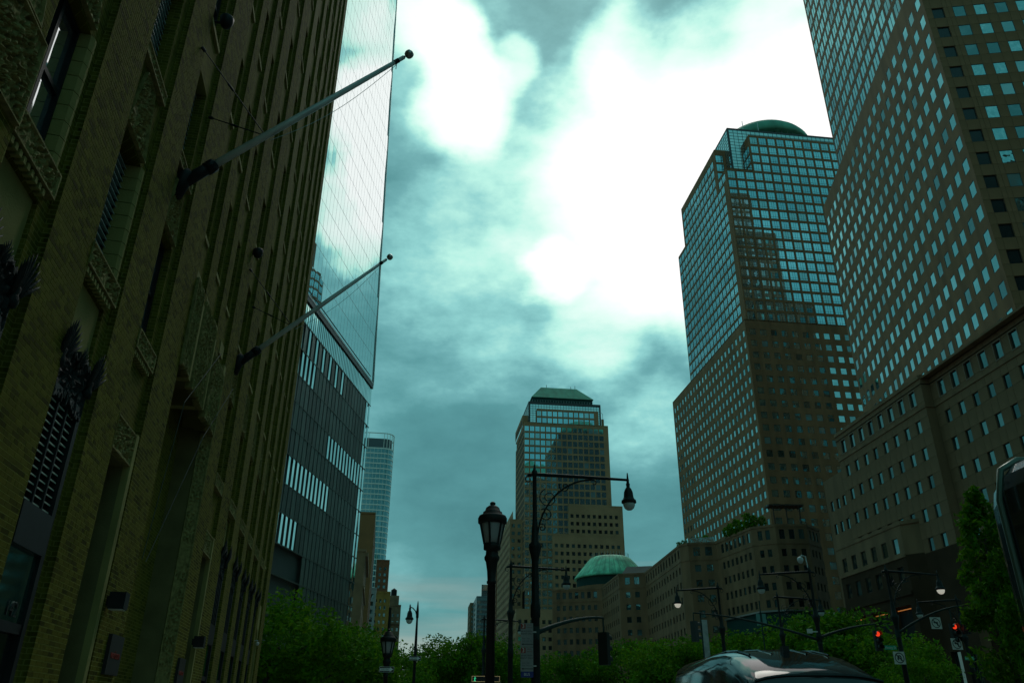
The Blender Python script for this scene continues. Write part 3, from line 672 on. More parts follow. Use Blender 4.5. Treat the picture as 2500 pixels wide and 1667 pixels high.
# ================================================================== granite tower at right (punched windows below, glazier above)
def tower_right():
    B = Tower('granite_tower', 'huge brown granite tower with diamond-looking rows of windows at the right edge', (64.0, 88.3), 7.5)
    W_, L1, L2, ZS = 58.0, 64.5, 49.5, 108.8
    lo = dict(pitch=3.05, w=1.72, h=2.15, floor=4.0, zfirst=39.4, depth=.05, mull=(), tilt=.10)
    B.wall((0, L1), (0, 0), 36, ZS, m0=1.8, **lo)
    B.wall((0, 0), (3.3, 0), 36, 150, 'wall', m0=1.8, cols=1, panels=True, **{**lo, 'gm': mat('unlit_window', (.004, .006, .006), .25), 'depth': .2}); B.wall((3.3, 0), (W_, 0), 36, 150, 'wall', m0=1.55, panels=True, **{**lo, 'gm': NGLASS, 'tilt': .5})
    B.wall((W_, 0), (W_, L1), 36, ZS, 'rear_wall', m0=1.8, **lo); B.wall((W_, L1), (0, L1), 36, ZS, 'rear_wall', m0=1.8, **lo)
    hi = dict(pitch=3.05, w=2.5, h=2.95, floor=4.0, zfirst=ZS + .55, depth=.05, mull=(.5,), tilt=.12, fr=.06)
    B.wall((0, L2), (0, 0), ZS, 205, m0=1.75, **hi)
    B.wall((W_, 0), (W_, L2), ZS, 205, 'rear_wall', m0=1.75, **hi); B.wall((W_, L2), (0, L2), ZS, 205, 'rear_wall', m0=1.8, **hi)
    B.wall((0, 0), (W_, 0), 150, 205, 'upper_wall', m0=1.8, **hi)
    for x0, x1, zt in ((W_, 90, 150), (W_, 80, 172), (W_, 70, 190)):       # stepped wing added out of view, for its dark reflection in the next tower
        B.wall((x1, L2 - 1), (W_, L2 - 1), 36, zt, 'rear_wall', m0=1.8, **{**hi, 'zfirst': 37}); B.wall((x1, 1), (x1, L2 - 1), 36, zt, 'rear_wall'); B.core([(W_ - 1, 1), (x1, 1), (x1, L2 - 1), (W_ - 1, L2 - 1)], 0, zt, inset=.7)
    B.core([(0, 0), (W_, 0), (W_, L1), (0, L1)], 0, ZS - .3, inset=.7); B.core([(0, 0), (W_, 0), (W_, L2), (0, L2)], ZS - .3, 204.5, inset=.7)
    B.roof([(0, L2), (W_, L2), (W_, L1), (0, L1)], ZS + .6, .6)
    B.roof([(0, 0), (W_, 0), (W_, L2), (0, L2)], 205.6, .6)
    c = ((W_ / 2), L2 / 2); MB().loft([[(2, 2, 205.6), (W_ - 2, 2, 205.6), (W_ - 2, L2 - 2, 205.6), (2, L2 - 2, 205.6)], [(c[0] - .5, c[1] - .5, 225), (c[0] + .5, c[1] - .5, 225), (c[0] + .5, c[1] + .5, 225), (c[0] - .5, c[1] + .5, 225)]]).build('pyramid_roof', COPPER, B.t)
    B.done()
tower_right()
def mirrored_towers():
    kw = dict(pitch=3.4, w=2.3, h=2.6, floor=4.0, depth=.1, gm=TGLASS2, tilt=.3, m0=1.8)
    B = Tower('granite_tower', 'stepped granite tower hidden behind the right tower, mirrored in the domed tower glass', (104, 176), 83)
    for w_, zt in ((11, 206), (20, 187), (31, 154)):
        B.wall((-1, w_), (-1, 0), 0, zt, 'wall', **kw); B.core([(-.5, 0), (26, 0), (26, w_), (-.5, w_)], 0, zt, GRANITE, inset=.4)
    B.done(0)
    for nm, lb, x, y, az, w_, d_, zt in (('office_block', 'tall block across the side street north of the right tower, only mirrored', 66, 22, 7.5, 40, 70, 118), ('office_block', 'brown block behind the viewer up the avenue, only mirrored', -46, -60, -10, 34, 40, 120), ('office_block', 'slab far behind the viewer at the bend of the avenue, only mirrored', 20, -260, 0, 60, 30, 95)):
        B = Tower(nm, lb, (x, y), az); P_ = [(0, 0), (w_, 0), (w_, -d_), (0, -d_)]
        B.wall((0, -d_), (w_, -d_), 0, zt, 'wall', m=GRANITE2, **kw); B.wall((w_, 0), (0, 0), 0, zt, 'wall', m=GRANITE2, **kw); B.wall((0, 0), (0, -d_), 0, zt, 'wall', m=GRANITE2, **kw); B.wall((w_, -d_), (w_, 0), 0, zt, 'wall', m=GRANITE2, **kw)
        B.core(P_, 0, zt - .2, inset=.8); B.roof(P_, zt + .3, .5, GRANITE2); B.done(0)
mirrored_towers()
def podium_right():
    B = Tower('granite_podium', 'brown granite low block with corniced top floor at the foot of the right tower', (56.9, 101.3), -4.5)
    D = 8.5
    A = dict(part='wall', m=GRANITE2, depth=.2, gm=TGLASS2, tilt=.5, panels=True)
    rows = dict(pitch=3.02, w=1.25, h=1.75, floor=3.85, zfirst=22.05, ztop=.3, **A); top = dict(pitch=3.02, w=1.45, h=2.15, floor=9, zfirst=41.35, ztop=.3, **A)
    B.wall((0, 26), (0, 0), 22.0, 40.4, m0=2.3, **rows); B.wall((0, 26), (0, 0), 40.6, 45, m0=2.3, **top)
    B.wall((1.3, 0), (1.3, -42), 22.0, 40.4, m0=2.4, **rows); B.wall((1.3, 0), (1.3, -42), 40.6, 45, m0=2.4, **top)
    B.wall((0, 0), (1.3, 0), 0, 45, m=GRANITE2); B.wall((6, 31), (0, 26), 14, 45, m=GRANITE2)
    B.wall((0.6, 34), (.6, 26), 14, 39.2, pitch=2.2, w=1.1, h=1.7, floor=3.85, zfirst=18.2, **{k: v for k, v in A.items() if k != 'panels'})
    B.wall((1.3, -42), (30, -42), 14, 45, m=GRANITE2)
    for p0, p1 in (((0, 26), (0, 0)), ((1.3, 0), (1.3, -42)), ((0, -.001), (1.3, -.001))):
        B.band(p0, p1, 40.4, 40.75, .12, GRANITE2, 'string_course'); B.band(p0, p1, 44.6, 45.15, .18, GRANITE2); B.band(p0, p1, 43.75, 43.9, .06, GRANITE_D, 'groove_moulding')
    # pale surrounds of the top windows
    sm = MB(); w, h = 1.45, 2.15
    for x0, x1, z0, z1 in ((-w / 2 - .12, -w / 2, -h / 2 - .12, h / 2 + .12), (w / 2, w / 2 + .12, -h / 2 - .12, h / 2 + .12), (-w / 2, w / 2, h / 2, h / 2 + .12), (-w / 2, w / 2, -h / 2 - .12, -h / 2)): sm.box(x0, x1, -.06, .03, z0, z1)
    sm = sm.mesh('window_surround', mat('pale_granite', (.24, .16, .11), .7, var=.1))
    for k in range(8): put('window_surround', sm, B.t, (0, 23.7 - .02 - (7 - k) * 3.02 + 0.0, 42.425), rz=-math.pi / 2)
    for k in range(8): put('window_surround', sm, B.t, (1.3, -2.4 - k * 3.02, 42.425), rz=-math.pi / 2)
    # projecting base storeys, dark below
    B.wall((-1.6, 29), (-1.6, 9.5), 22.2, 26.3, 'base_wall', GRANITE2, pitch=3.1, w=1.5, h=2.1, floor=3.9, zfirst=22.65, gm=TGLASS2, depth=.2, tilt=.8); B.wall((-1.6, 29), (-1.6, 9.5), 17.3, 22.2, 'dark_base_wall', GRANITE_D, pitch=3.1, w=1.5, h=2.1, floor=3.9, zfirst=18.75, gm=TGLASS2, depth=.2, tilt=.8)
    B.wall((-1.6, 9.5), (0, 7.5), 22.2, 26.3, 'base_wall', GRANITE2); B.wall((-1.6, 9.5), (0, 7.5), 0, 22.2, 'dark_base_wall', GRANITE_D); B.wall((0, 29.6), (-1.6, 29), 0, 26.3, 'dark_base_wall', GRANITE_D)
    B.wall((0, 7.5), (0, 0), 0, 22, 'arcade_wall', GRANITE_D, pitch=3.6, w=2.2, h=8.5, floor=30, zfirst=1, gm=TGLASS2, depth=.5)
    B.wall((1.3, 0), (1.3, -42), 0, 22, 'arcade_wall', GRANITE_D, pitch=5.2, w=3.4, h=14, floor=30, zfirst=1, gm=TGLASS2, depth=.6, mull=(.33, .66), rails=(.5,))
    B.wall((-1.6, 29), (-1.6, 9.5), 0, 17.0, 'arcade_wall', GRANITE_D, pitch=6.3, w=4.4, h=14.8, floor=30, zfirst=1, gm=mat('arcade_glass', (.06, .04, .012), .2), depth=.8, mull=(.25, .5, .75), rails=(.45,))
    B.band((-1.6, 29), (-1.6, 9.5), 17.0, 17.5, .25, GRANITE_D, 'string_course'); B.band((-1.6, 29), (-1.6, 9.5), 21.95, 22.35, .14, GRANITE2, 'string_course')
    MB().prism([(-1.7, 9.3), (0, 7.2), (4, 7.2), (4, 29.4), (-1.7, 29.2)][::-1], 26.3, 26.8).build('base_roof', GRANITE2, B.t)
    # warm strip lights under the arcade heads
    for y in (13.2, 19.4, 25.6):
        MB().box(-1.12, -1.02, y - 1.9, y + 1.9, 15.35, 15.46).build('strip_light', mat('warm_strip', (.8, .35, .1), .4, emit=(1, .30, .06), estr=.28), B.t)
        MB().box(-1.12, -1.02, y - 1.7, y + 1.7, 5.9, 5.97).build('strip_light', MATS['warm_strip'], B.t)
    B.core([(.9, 27), (1.9, 0), (1.9, -42), (30, -42), (30, 27)], 0, 44.8, inset=.35); B.core([(-.9, 28.6), (-.9, 9.8), (1, 9), (1, 28.6)], 0, 26.2, inset=.1)
    B.roof([(.2, 26), (.2, -42), (30, -42), (30, 26)], 44.9, .3, GRANITE2)
    B.done()
podium_right()

def tower_dome():
    B = Tower('domed_tower', 'brown granite and glass tower with a shallow green dome on top', (75.2, 224.7), -7)
    W_, ZB, ZG = 54.0, 30.0, 116.8
    lo = dict(pitch=3.55, w=1.95, h=2.05, floor=4.0, zfirst=ZG - 4 * 21 - 5.4, depth=.10, tilt=.28)
    B.wall((-1.2, 73.5), (-1.2, -1), ZB, ZG, m0=2.0, **{**lo, 'pitch': 3.2, 'w': 1.6}); B.wall((-1.2, -1), (W_, -1), ZB, ZG, m0=2.2, **lo)
    hi = dict(gm=BGLASS, w=2.72, h=3.05, floor=4.0, zfirst=ZG + .45, depth=.10, mull=(.36, .64), rails=(.24,), tilt=.09, fr=.05, ztop=.5)
    B.wall((0, 54.4), (0, 0), ZG, 173.3, 'glazed_wall', pitch=3.2, m0=1.6, **hi); B.wall((0, 46), (0, 7.7), 173.3, 191.6, 'glazed_wall', pitch=3.2, m0=2.4, **{**hi, 'zfirst': ZG + .45 + 56})
    B.wall((0, 7.7), (0, 0), 173.3, 177.4, 'glazed_wall', pitch=3.2, m0=.9 + .6, **{**hi, 'zfirst': ZG + .45 + 56, 'ztop': .3})
    B.wall((0, 0), (W_ - 1, 0), ZG, 177.25, 'glazed_wall', pitch=3.4, m0=1.75, **hi); B.wall((10.2, 0), (W_ - 1, 0), 177.25, 193.2, 'glazed_wall', pitch=3.4, m0=1.75, **{**hi, 'zfirst': ZG + .45 + 60})
    B.wall((10.2, 7.7), (10.2, 0), 177.4, 193.2, 'glazed_wall', pitch=3.4, m0=1.9, **{**hi, 'zfirst': 178}); B.wall((0, 7.7), (6, 7.7), 177.4, 191.6, 'glazed_wall', pitch=3.0, m0=1.6, **{**hi, 'zfirst': 178})
    # glass crown set back behind the parapets
    cr = dict(part='crown_wall', m=FRAME, pitch=1.7, w=1.62, h=1.32, floor=1.4, depth=.03, gm=TGLASS3, tilt=.1, fr=.03, ztop=.02, sill=.04)
    B.wall((4.2, 3.6), (46, 3.6), 177, 198.6, **{**cr, 'zfirst': 177.1}); B.wall((4.2, 44), (4.2, 3.6), 177, 198.6, **{**cr, 'zfirst': 177.1})
    B.wall((W_, -1), (W_, 73.5), ZB, ZG, 'rear_wall', m=GRANITE); B.wall((W_ - 1, 0), (W_ - 1, 54), ZG, 193, 'rear_wall', m=GRANITE)
    B.core([(-1.2, -1), (W_, -1), (W_, 73.5), (-1.2, 73.5)], 0, ZG - .3, inset=.8); B.core([(0, 0), (W_ - 1, 0), (W_ - 1, 54), (0, 54)], ZG - .3, 172.8, inset=.8)
    B.core([(0, 7.9), (10.4, 7.9), (10.4, 0.2), (W_ - 1, 0), (W_ - 1, 46), (0, 46)], 172.8, 191.3, inset=.8); B.core([(4.2, 3.6), (46, 3.6), (46, 44), (4.2, 44)], 177, 198.4, inset=.4)
    B.roof([(-1.2, -1), (W_, -1), (W_, 73.5), (-1.2, 73.5)], ZG + .02, .5); B.roof([(0, 44), (W_ - 1, 44), (W_ - 1, 54.4), (0, 54.4)], 173.6, .5); B.roof([(0, 0), (10.2, 0), (10.2, 7.7), (0, 7.7)], 177.5, .5); B.roof([(4.2, 3.6), (46, 3.6), (46, 44), (4.2, 44)], 198.9, .35, FRAME)
    d = MB(); prof = [(21, 196.6), (20.6, 198.2)]
    for k in range(11): t = k / 10; prof.append((19.5 * math.cos(t * math.pi / 2), 202.0 + 12.5 * math.sin(t * math.pi / 2)))
    prof[-1] = (.01, 214.5)
    dm = MB().lathe(prof[2:], 56, (27, 24)).build('dome', COPPER, B.t, smooth=True); MB().lathe([(17, 198.5), (17, 203)], 48, (27, 24)).build('drum', DGREEN, B.t)
    fm = MB().box(-.12, .12, -.12, .12, 0, 3.6).mesh('drum_post', STEEL)
    for k in range(48): a = k * math.pi / 24; put('drum_post', fm, B.t, (27 + 18 * math.cos(a), 24 + 18 * math.sin(a), 198.9))
    for x, y in ((11, 4.5), (17, 4.6)): MB().tube([(x, y, 198), (x, y, 203.5)], .12, 6).build('mast', STEEL, B.t)
    B.done()
tower_dome()

GRANITE_HAZE = mat('granite_hazed', (.31, .185, .10), .75, var=.15, scale=.12, spec=.15)  # granite lightened to put distance haze into the far tower's colour
def tower_mastaba():
    B = Tower('flat_topped_tower', 'distant granite and glass tower with a sloped flat-topped green roof', (7.4, 415.9), -7)
    hi = dict(m=GRANITE_HAZE, gm=BGLASS, w=2.42, h=2.95, floor=4.0, depth=.10, mull=(.36, .64), tilt=.10, fr=.06, ztop=.4)
    B.wall((0, 0), (47.5, 0), 20, 150, 'glazed_wall', pitch=3.02, m0=1.15, zfirst=25.2, **hi); B.wall((7, 0), (42.2, 0), 150, 158.2, 'glazed_wall', pitch=3.02, m0=1.2, zfirst=150.4, **{**hi, 'ztop': .8})
    B.wall((0, 34.5), (0, 0), 60, 150, 'glazed_wall', pitch=3.2, m0=1.3, zfirst=61, **{**hi, 'w': 2.5}); B.wall((0, 38.5), (0, 34.5), 60, 145, 'glazed_wall', pitch=3.2, m0=1.6, zfirst=61, **{**hi, 'w': 2.5})
    B.wall((7, 4), (7, 0), 150, 158.2, 'glazed_wall', m=GRANITE_HAZE); B.wall((42.2, 0), (42.2, 4), 150, 158.2, 'glazed_wall', m=GRANITE_HAZE)
    B.wall((-.6, 36), (-.6, 5), 150, 156, 'glazed_wall', pitch=3.2, m0=1.6, zfirst=151, **hi); B.wall((-.6, 5), (2.6, 5), 150, 156, 'glazed_wall', m=GRANITE_HAZE); B.wall((45, 5), (46.5, 5), 150, 156, 'glazed_wall', m=GRANITE_HAZE)
    cr = dict(part='crown_wall', m=FRAME, pitch=1.6, w=1.5, h=1.25, floor=1.35, depth=.03, gm=TGLASS3, tilt=.1, fr=.04, ztop=.02, zfirst=150.1)
    B.wall((2.6, 2.5), (44.3, 2.5), 150, 163.4, **cr); B.wall((2.6, 34), (2.6, 2.5), 150, 163.4, **cr)
    lo = dict(m=GRANITE_HAZE, pitch=3.02, w=1.65, h=1.9, floor=4.0, depth=.22, tilt=.5, ztop=.7, gm=TGLASS2)
    B.wall((23.3, -1.2), (53, -1.2), 20, 104, 'wall', m0=1.9, zfirst=21.5, **lo); B.wall((23.3, 2), (23.3, -1.2), 20, 104, 'wall', m=GRANITE_HAZE); B.wall((53, -1.2), (53, 40), 20, 104, 'wall', m=GRANITE_HAZE)
    B.wall((14.3, -2.6), (52, -2.6), 20, 87.8, 'wall', m0=1.9, zfirst=21.5, **lo); B.wall((14.3, 1), (14.3, -2.6), 20, 87.8, 'wall', m=GRANITE_HAZE)
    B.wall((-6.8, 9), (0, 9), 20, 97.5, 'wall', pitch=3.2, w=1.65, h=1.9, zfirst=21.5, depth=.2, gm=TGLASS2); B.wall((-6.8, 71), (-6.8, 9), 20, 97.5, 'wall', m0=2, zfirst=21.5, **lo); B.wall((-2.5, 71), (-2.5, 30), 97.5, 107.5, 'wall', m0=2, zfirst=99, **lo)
    B.wall((-5, -4.2), (14, -4.2), 10, 50, 'wall', m0=1.9, zfirst=11.5, **lo); B.wall((14, -6), (53, -6), 10, 44.5, 'wall', m0=1.9, zfirst=11.5, **lo); B.wall((14, -4), (14, -6), 10, 44.5, 'wall', m=GRANITE_HAZE); B.wall((-5, 40), (-5, -4.2), 10, 50, 'wall', m0=2, zfirst=11.5, **lo)
    B.core([(0, 0), (47.5, 0), (47.5, 38), (0, 38)], 0, 149.8, inset=.9); B.core([(2.6, 2.5), (44.3, 2.5), (44.3, 34), (2.6, 34)], 150, 163, inset=.5); B.core([(14.3, -2.6), (53, -1.2), (53, 40), (23.3, 40)], 0, 87.5, inset=.9); B.core([(23.3, -1.2), (53, -1.2), (53, 40), (23.3, 40)], 87.5, 103.6, inset=.9); B.core([(-6.8, 9), (0, 9), (0, 71), (-6.8, 71)], 0, 97, inset=.9); B.core([(-5, -4.2), (53, -5.5), (53, 40), (-5, 40)], 0, 44, inset=.9); B.core([(-5, -4.2), (14, -4.2), (14, 40), (-5, 40)], 44, 49.6, inset=.9)
    B.roof([(0, 0), (47.5, 0), (47.5, 38.5), (0, 38.5)], 150.4, .6, GRANITE_HAZE); B.roof([(23.3, -1.2), (53, -1.2), (53, 40), (23.3, 40)], 104.6, .7, GRANITE_HAZE); B.roof([(14.3, -2.6), (52, -2.6), (52, 3), (14.3, 3)], 88.2, .6, GRANITE_HAZE); B.roof([(-6.8, 9), (0, 9), (0, 71), (-6.8, 71)], 98, .7, GRANITE_HAZE); B.roof([(7, 0), (42.2, 0), (42.2, 5), (7, 5)], 158.7, .7, GRANITE_HAZE); B.roof([(-5, -4.2), (14, -4.2), (14, 40), (-5, 40)], 50.5, .6, GRANITE_HAZE); B.roof([(14, -6), (53, -6), (53, 30), (14, 30)], 45, .6, GRANITE_HAZE); B.roof([(2.6, 2.5), (44.3, 2.5), (44.3, 34), (2.6, 34)], 163.8, .4, FRAME)
    dr = MB().box(5.4, 40.2, 5, 32, 163.8, 167.4).build('roof_drum', DGREEN, B.t)
    MB().loft([[(4.6, 4.2, 167.4), (40.8, 4.2, 167.4), (40.8, 33, 167.4), (4.6, 33, 167.4)], [(11.2, 11, 176.2), (32.3, 11, 176.2), (32.3, 26, 176.2), (11.2, 26, 176.2)]]).build('mastaba_roof', COPPER, B.t)
    rail = MB()
    for k in range(24): x = 5 + k * 1.52; rail.tube([(x, 4.0, 163.8), (x, 4.0, 165.6)], .08, 4)
    rail.tube([(4.8, 4, 165.6), (40.4, 4, 165.6)], .08, 4); rail.build('roof_railing', STEEL, B.t)
    for x, z in ((14.5, 178), (29, 177.6), (31.5, 178.2)): MB().tube([(x, 11.2, 176), (x, 11.2, z)], .15, 5).build('mast', FRAME, B.t)
    MB().tube([(46.2, 6, 150), (46.2, 6, 159.5), (45.4, 6, 160.3)], .14, 5).build('mast', STEEL, B.t)
    B.done()
tower_mastaba()

# ---- long stepped granite wings with gatehouses, between the towers
def wings():
    B = Tower('granite_wing', 'low faceted brown granite wing with small square windows below the domed tower', (0, 0), 0)
    P = dict(a=(13.2, 258.2), b=(28.2, 253.3), c=(30.3, 227.0), d=(37.3, 224.9), e=(39.3, 185.6), e2=(40.8, 183.4), f=(46.9, 182.0), f2=(47.2, 180.8), g0=(50.6, 166.4), g=(54.7, 163.5), h=(61.2, 163.3), i=(65.4, 167.9), j=(66, 176))
    cfg = {'ab': (1.98, 1.0), 'bc': (3.0, 1.15), 'cd': (2.6, 1.25), 'de': (3.0, 1.2), 'e2f': (2.65, 1.35), 'f2g0': (1.95, 1.05), 'g0g': (1.62, .85), 'gh': (2.0, 1.0), 'hi': (1.7, .85), 'ij': (2.0, 1.0), 'ee2': None, 'ff2': None}
    order = [('ab', 'a', 'b'), ('bc', 'b', 'c'), ('cd', 'c', 'd'), ('de', 'd', 'e'), ('ee2', 'e', 'e2'), ('e2f', 'e2', 'f'), ('ff2', 'f', 'f2'), ('f2g0', 'f2', 'g0'), ('g0g', 'g0', 'g'), ('gh', 'g', 'h'), ('hi', 'h', 'i'), ('ij', 'i', 'j')]
    for k, s0, s1 in order:
        q = cfg[k]; kw = dict(m=GRANITE2, gm=TGLASS2, depth=.18, tilt=.7, ztop=.2)
        lowz = 21.2 if k in ('gh', 'g0g', 'f2g0', 'hi') else 3
        if q:
            B.wall(P[s0], P[s1], lowz, 34.3, pitch=q[0], w=q[1], h=1.5, floor=3.28, zfirst=31.6 - 3.28 * (3 if lowz > 10 else 8), **kw); B.wall(P[s0], P[s1], 34.3, 38, pitch=q[0], w=q[1] * 1.12, h=1.95, floor=9, zfirst=35.1, **kw)
        else: B.wall(P[s0], P[s1], lowz, 38, m=GRANITE2)
        B.band(P[s0], P[s1], 34.1, 34.4, .1, GRANITE2, 'string_course'); B.band(P[s0], P[s1], 37.6, 38.1, .14, GRANITE2)
        if lowz > 10:
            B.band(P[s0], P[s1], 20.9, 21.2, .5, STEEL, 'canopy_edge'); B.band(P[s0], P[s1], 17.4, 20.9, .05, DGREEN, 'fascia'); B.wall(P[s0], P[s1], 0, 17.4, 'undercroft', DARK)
    poly = [P[k] for k in ('a', 'b', 'c', 'd', 'e', 'e2', 'f', 'f2', 'g0', 'g', 'h', 'i', 'j')] + [(70, 200), (60, 262), (20, 285)]
    # solid inside, one convex piece at a time
    for pl in ([P['a'], P['b'], (60, 262), (20, 285)], [P['b'], P['c'], P['d'], (62, 240), (60, 262)], [P['d'], P['e'], P['e2'], P['f'], (68, 200), (62, 240)], [P['f'], P['f2'], P['g0'], P['g'], P['h'], P['i'], P['j'], (68, 200)]):
        B.core(pl, 0, 37.6, GRANITE_D, 'core', 1.1); B.roof(pl, 37.75, .2, GRANITE2, over=-.15)
    MB().prism([(41, 183.9), (46.8, 182.6), (46.8, 196), (41, 196)][::-1], 37.8, 39.3).build('terrace_glass', TGLASS3, B.t)
    # dark raised attic and round copper dome behind
    MB().loft([[(31, 229, 37.8), (40, 225.6, 37.8), (46, 262, 37.8), (34, 262, 37.8)], [(34, 236, 41.5), (41, 234, 41.5), (44, 256, 41.5), (36, 256, 41.5)]]).build('attic', DGREEN, B.t)
    c = (33.0, 266.0)
    MB().lathe([(12.2, 36), (12.2, 39.4)], 44, c).build('dome_parapet', GRANITE2, B.t)
    MB().lathe([(11.4, 39.2), (11.3, 42.6)], 44, c).build('dome_drum', DGREEN, B.t)
    MB().lathe([(12.1, 42.3), (11.9, 42.9), (10.3, 44.8), (8.3, 47.2), (6.6, 49.0), (5.6, 49.5), (.01, 49.9)], 60, c).build('dome', PATINA, B.t, smooth=True)
    rb = MB().add([(12.05, -.07, 43.0), (12.05, .07, 43.0), (6.68, .05, 49.15), (6.68, -.05, 49.15), (8.42, .07, 47.35), (8.42, -.07, 47.35)], ((0, 1, 4, 5), (5, 4, 2, 3))).mesh('dome_rib', COPPER)
    for k in range(40): put('dome_rib', rb, B.t, (*c, 0), rz=k * math.pi / 20)
    rl = MB().tube([(0, 0, 0), (0, 0, 1.1)], .05, 4).mesh('railing_post', STEEL)
    for k in range(20): a = math.pi + k * math.pi / 19; put('railing_post', rl, B.t, (c[0] + 6 * math.cos(a), c[1] + 6 * math.sin(a), 49.5))
    # trellis on the terrace
    t = MB(); z = 42.4
    t.box(54.5, 61.8, 165, 168, z, z + .25)
    for k in range(9): t.box(54.4 + k * .9, 54.5 + k * .9, 164.6, 168.4, z - .18, z)
    for x in (55.5, 58.2, 61): t.box(x - .1, x + .1, 165.3, 165.5, 38, z - .18)
    t.build('pergola', mat('weathered_timber', (.05, .035, .03), .8), B.t)
    B.done()
wings()

# ================================================================== the tall glass tower behind the brick building
def glass_tower():
    T = thing('glass_skyscraper', 'mirror-glass skyscraper with finned metal base behind the brick building', 'skyscraper', (-25.57, 134.59, 0), -rad(6.96))
    H0, H1, A = 57.0, 417.0, 61.0
    # eight triangles
    b = [(0, -A, H0), (0, 0, H0), (-A, 0, H0), (-A, -A, H0)]; t = [(0, -A / 2, H1), (-A / 2, 0, H1), (-A, -A / 2, H1), (-A / 2, -A, H1)]
    m = MB(); dx = -.05
    m.add([(dx, -A, H0), (dx, 0, H0), (dx, -A / 2, H1)], ((0, 1, 2),)); 
    for i in range(1, 4): m.add([b[i], b[(i + 1) % 4], t[i]], ((0, 1, 2),))
    for i in range(4): m.add([b[(i + 1) % 4], t[(i + 1) % 4], t[i]], ((0, 1, 2),))
    m.add(t, ((0, 1, 2, 3),)); m.build('glass_body', [OGLASS], T)
    specs = []; me = {}
    pw, fl = 1.525, 4.06; pm = MB().quad((-pw / 2 + .022, 0, -fl / 2 + .03), (pw / 2 - .022, 0, -fl / 2 + .03), (pw / 2 - .022, 0, fl / 2 - .03), (-pw / 2 + .022, 0, fl / 2 - .03)).box(-pw / 2 - .022, -pw / 2 + .022, -.004, .04, -fl / 2, fl / 2, 1).box(-pw / 2 + .022, pw / 2 - .022, -.004, .04, -fl / 2 - .035, -fl / 2 + .035, 1)
    me['g'] = pm.mesh('glass_panel', [OGLASS, mat('glazing_joint', (.10, .16, .16), .4)])
    for r in range(34):
        z = 57.7 + fl * (r + .5)
        for c in range(40):
            y = -pw * (c + .5) - .1
            if y + pw / 2 < -30.5 * (z + 2 - H0) / 360 and y - pw / 2 > -A + 30.5 * (z + 2 - H0) / 360 and y > -46: specs.append(('g', .03, y, z, rad(random.gauss(0, .07)), 0, math.pi / 2 + rad(random.gauss(0, .05))))
    scatter_parts(T, 'glass_panel', specs, me, 300)
    e = MB(); e.tube([b[1], t[0]], .16, 6); e.tube([b[0], t[0]], .16, 6); e.build('corner_trim', STEEL, T)
    # base: bands of fins over a concrete podium
    MB().box(-A + .5, -.75, -A + .5, -.5, 0, 56.4).build('podium', mat('podium_concrete', (.10, .11, .10), .8, var=.15, scale=.3), T)
    zb = [8.5, 13.6, 17.6, 21.4, 25.35, 29.1, 33.1, 36.75, 40.6, 44.5, 48.4, 52.5, 56.4]
    fins, fm = [], {}
    lit = {(3, -40, -27.5): -1, (5, -40, -16.5): 1, (7, -19.5, -1.5): 1, (9, -40, -27): 1, (10, -40, -14): 2, (11, -60, 0): 3}  # fin runs made bright: mirror copy, turned towards a gap of sky
    for i in range(len(zb) - 1):
        z0, z1 = zb[i], zb[i + 1]; h = z1 - z0 - .14; k = 'f%.2f' % h
        if k not in fm: fm[k] = MB().box(-.62, .62, -.03, .03, -h / 2, h / 2).mesh('fin_panel', FIN_UNLIT); fm[k + 's'] = MB().box(-.62, .62, -.03, .03, -h / 2, h / 2).mesh('fin_panel', FIN_UNLIT2); fm[k + 'g'] = MB().box(-.40, .40, -.03, .03, -h / 2, h / 2).mesh('fin_panel', FIN_LIT)
        if i == 11 and 'n' not in fm: fm['n'] = MB().box(-.31, .31, -.03, .03, -h / 2, h / 2).mesh('fin_panel', FIN_UNLIT); fm['ng'] = MB().box(-.31, .31, -.03, .03, -h / 2, h / 2).mesh('fin_panel', FIN_LIT)
        n = 40 if i != 11 else 80; pt = A / n
        for c in range(n):
            y = -pt * (c + .5); yaw = random.gauss(0, .6); gl = 0
            if i < 3 and -40 < y < -24.2: continue                       # entrance opening
            for (bi, lo_, hi_), kind in lit.items():
                if bi == i and lo_ < y < hi_:
                    base_yaw = 1.8 + 2.4 * (-y - 10) / 20; yaw = base_yaw + random.gauss(0, .35)
                    gl = 1 if kind in (1, -1, 3) or (kind == 2 and c % 2 == 0) else 0
            if -3 < y < -.6 and i < 11: yaw = 1.5 + random.gauss(0, .5); gl = 1
            fins.append(((k if i != 11 else 'n') + ('g' if gl else 's' if i != 11 and random.random() < .4 else ''), -.12, y, (z0 + z1) / 2, rad(random.gauss(0, .4)), 0, math.pi / 2 + rad(yaw)))
        MB().box(-.7, -.04, -A, -.12, z0 - .08, z0 + .08).build('band_rail', mat('band_rail', (.10, .11, .09), .5, metal=.4), T)
    scatter_parts(T, 'fin_panel', fins, fm, 300)
    tr = MB(); tr.box(-.7, .10, -A, 0, 55.9, 56.7); tr.build('trim_band', mat('dark_trim', (.02, .025, .025), .4), T); MB().box(-.7, .14, -A, 0.02, 56.7, 57.0).build('trim_band', STEEL, T)
    # recessed entrance
    en = MB(); en.box(-3.2, -3.0, -40, -24, 0, 21.3); en.build('entrance_wall', mat('entrance_glass', (.03, .045, .045), .15, metal=.5), T)
    for y in (-24.1, -28, -32, -36): MB().box(-3.0, -2.6, y - .12, y + .12, 0, 21.3).build('entrance_fin', STEEL, T)
    MB().box(-2.6, -2.4, -35.5, -30, 3.0, 12.5).build('entrance_screen', mat('dark_red_panel', (.05, .018, .014), .5), T)
    MB().box(-3, -.72, -24.15, -23.9, 0, 17.4).build('entrance_cheek', mat('pale_concrete', (.2, .2, .18), .7), T)
glass_tower()

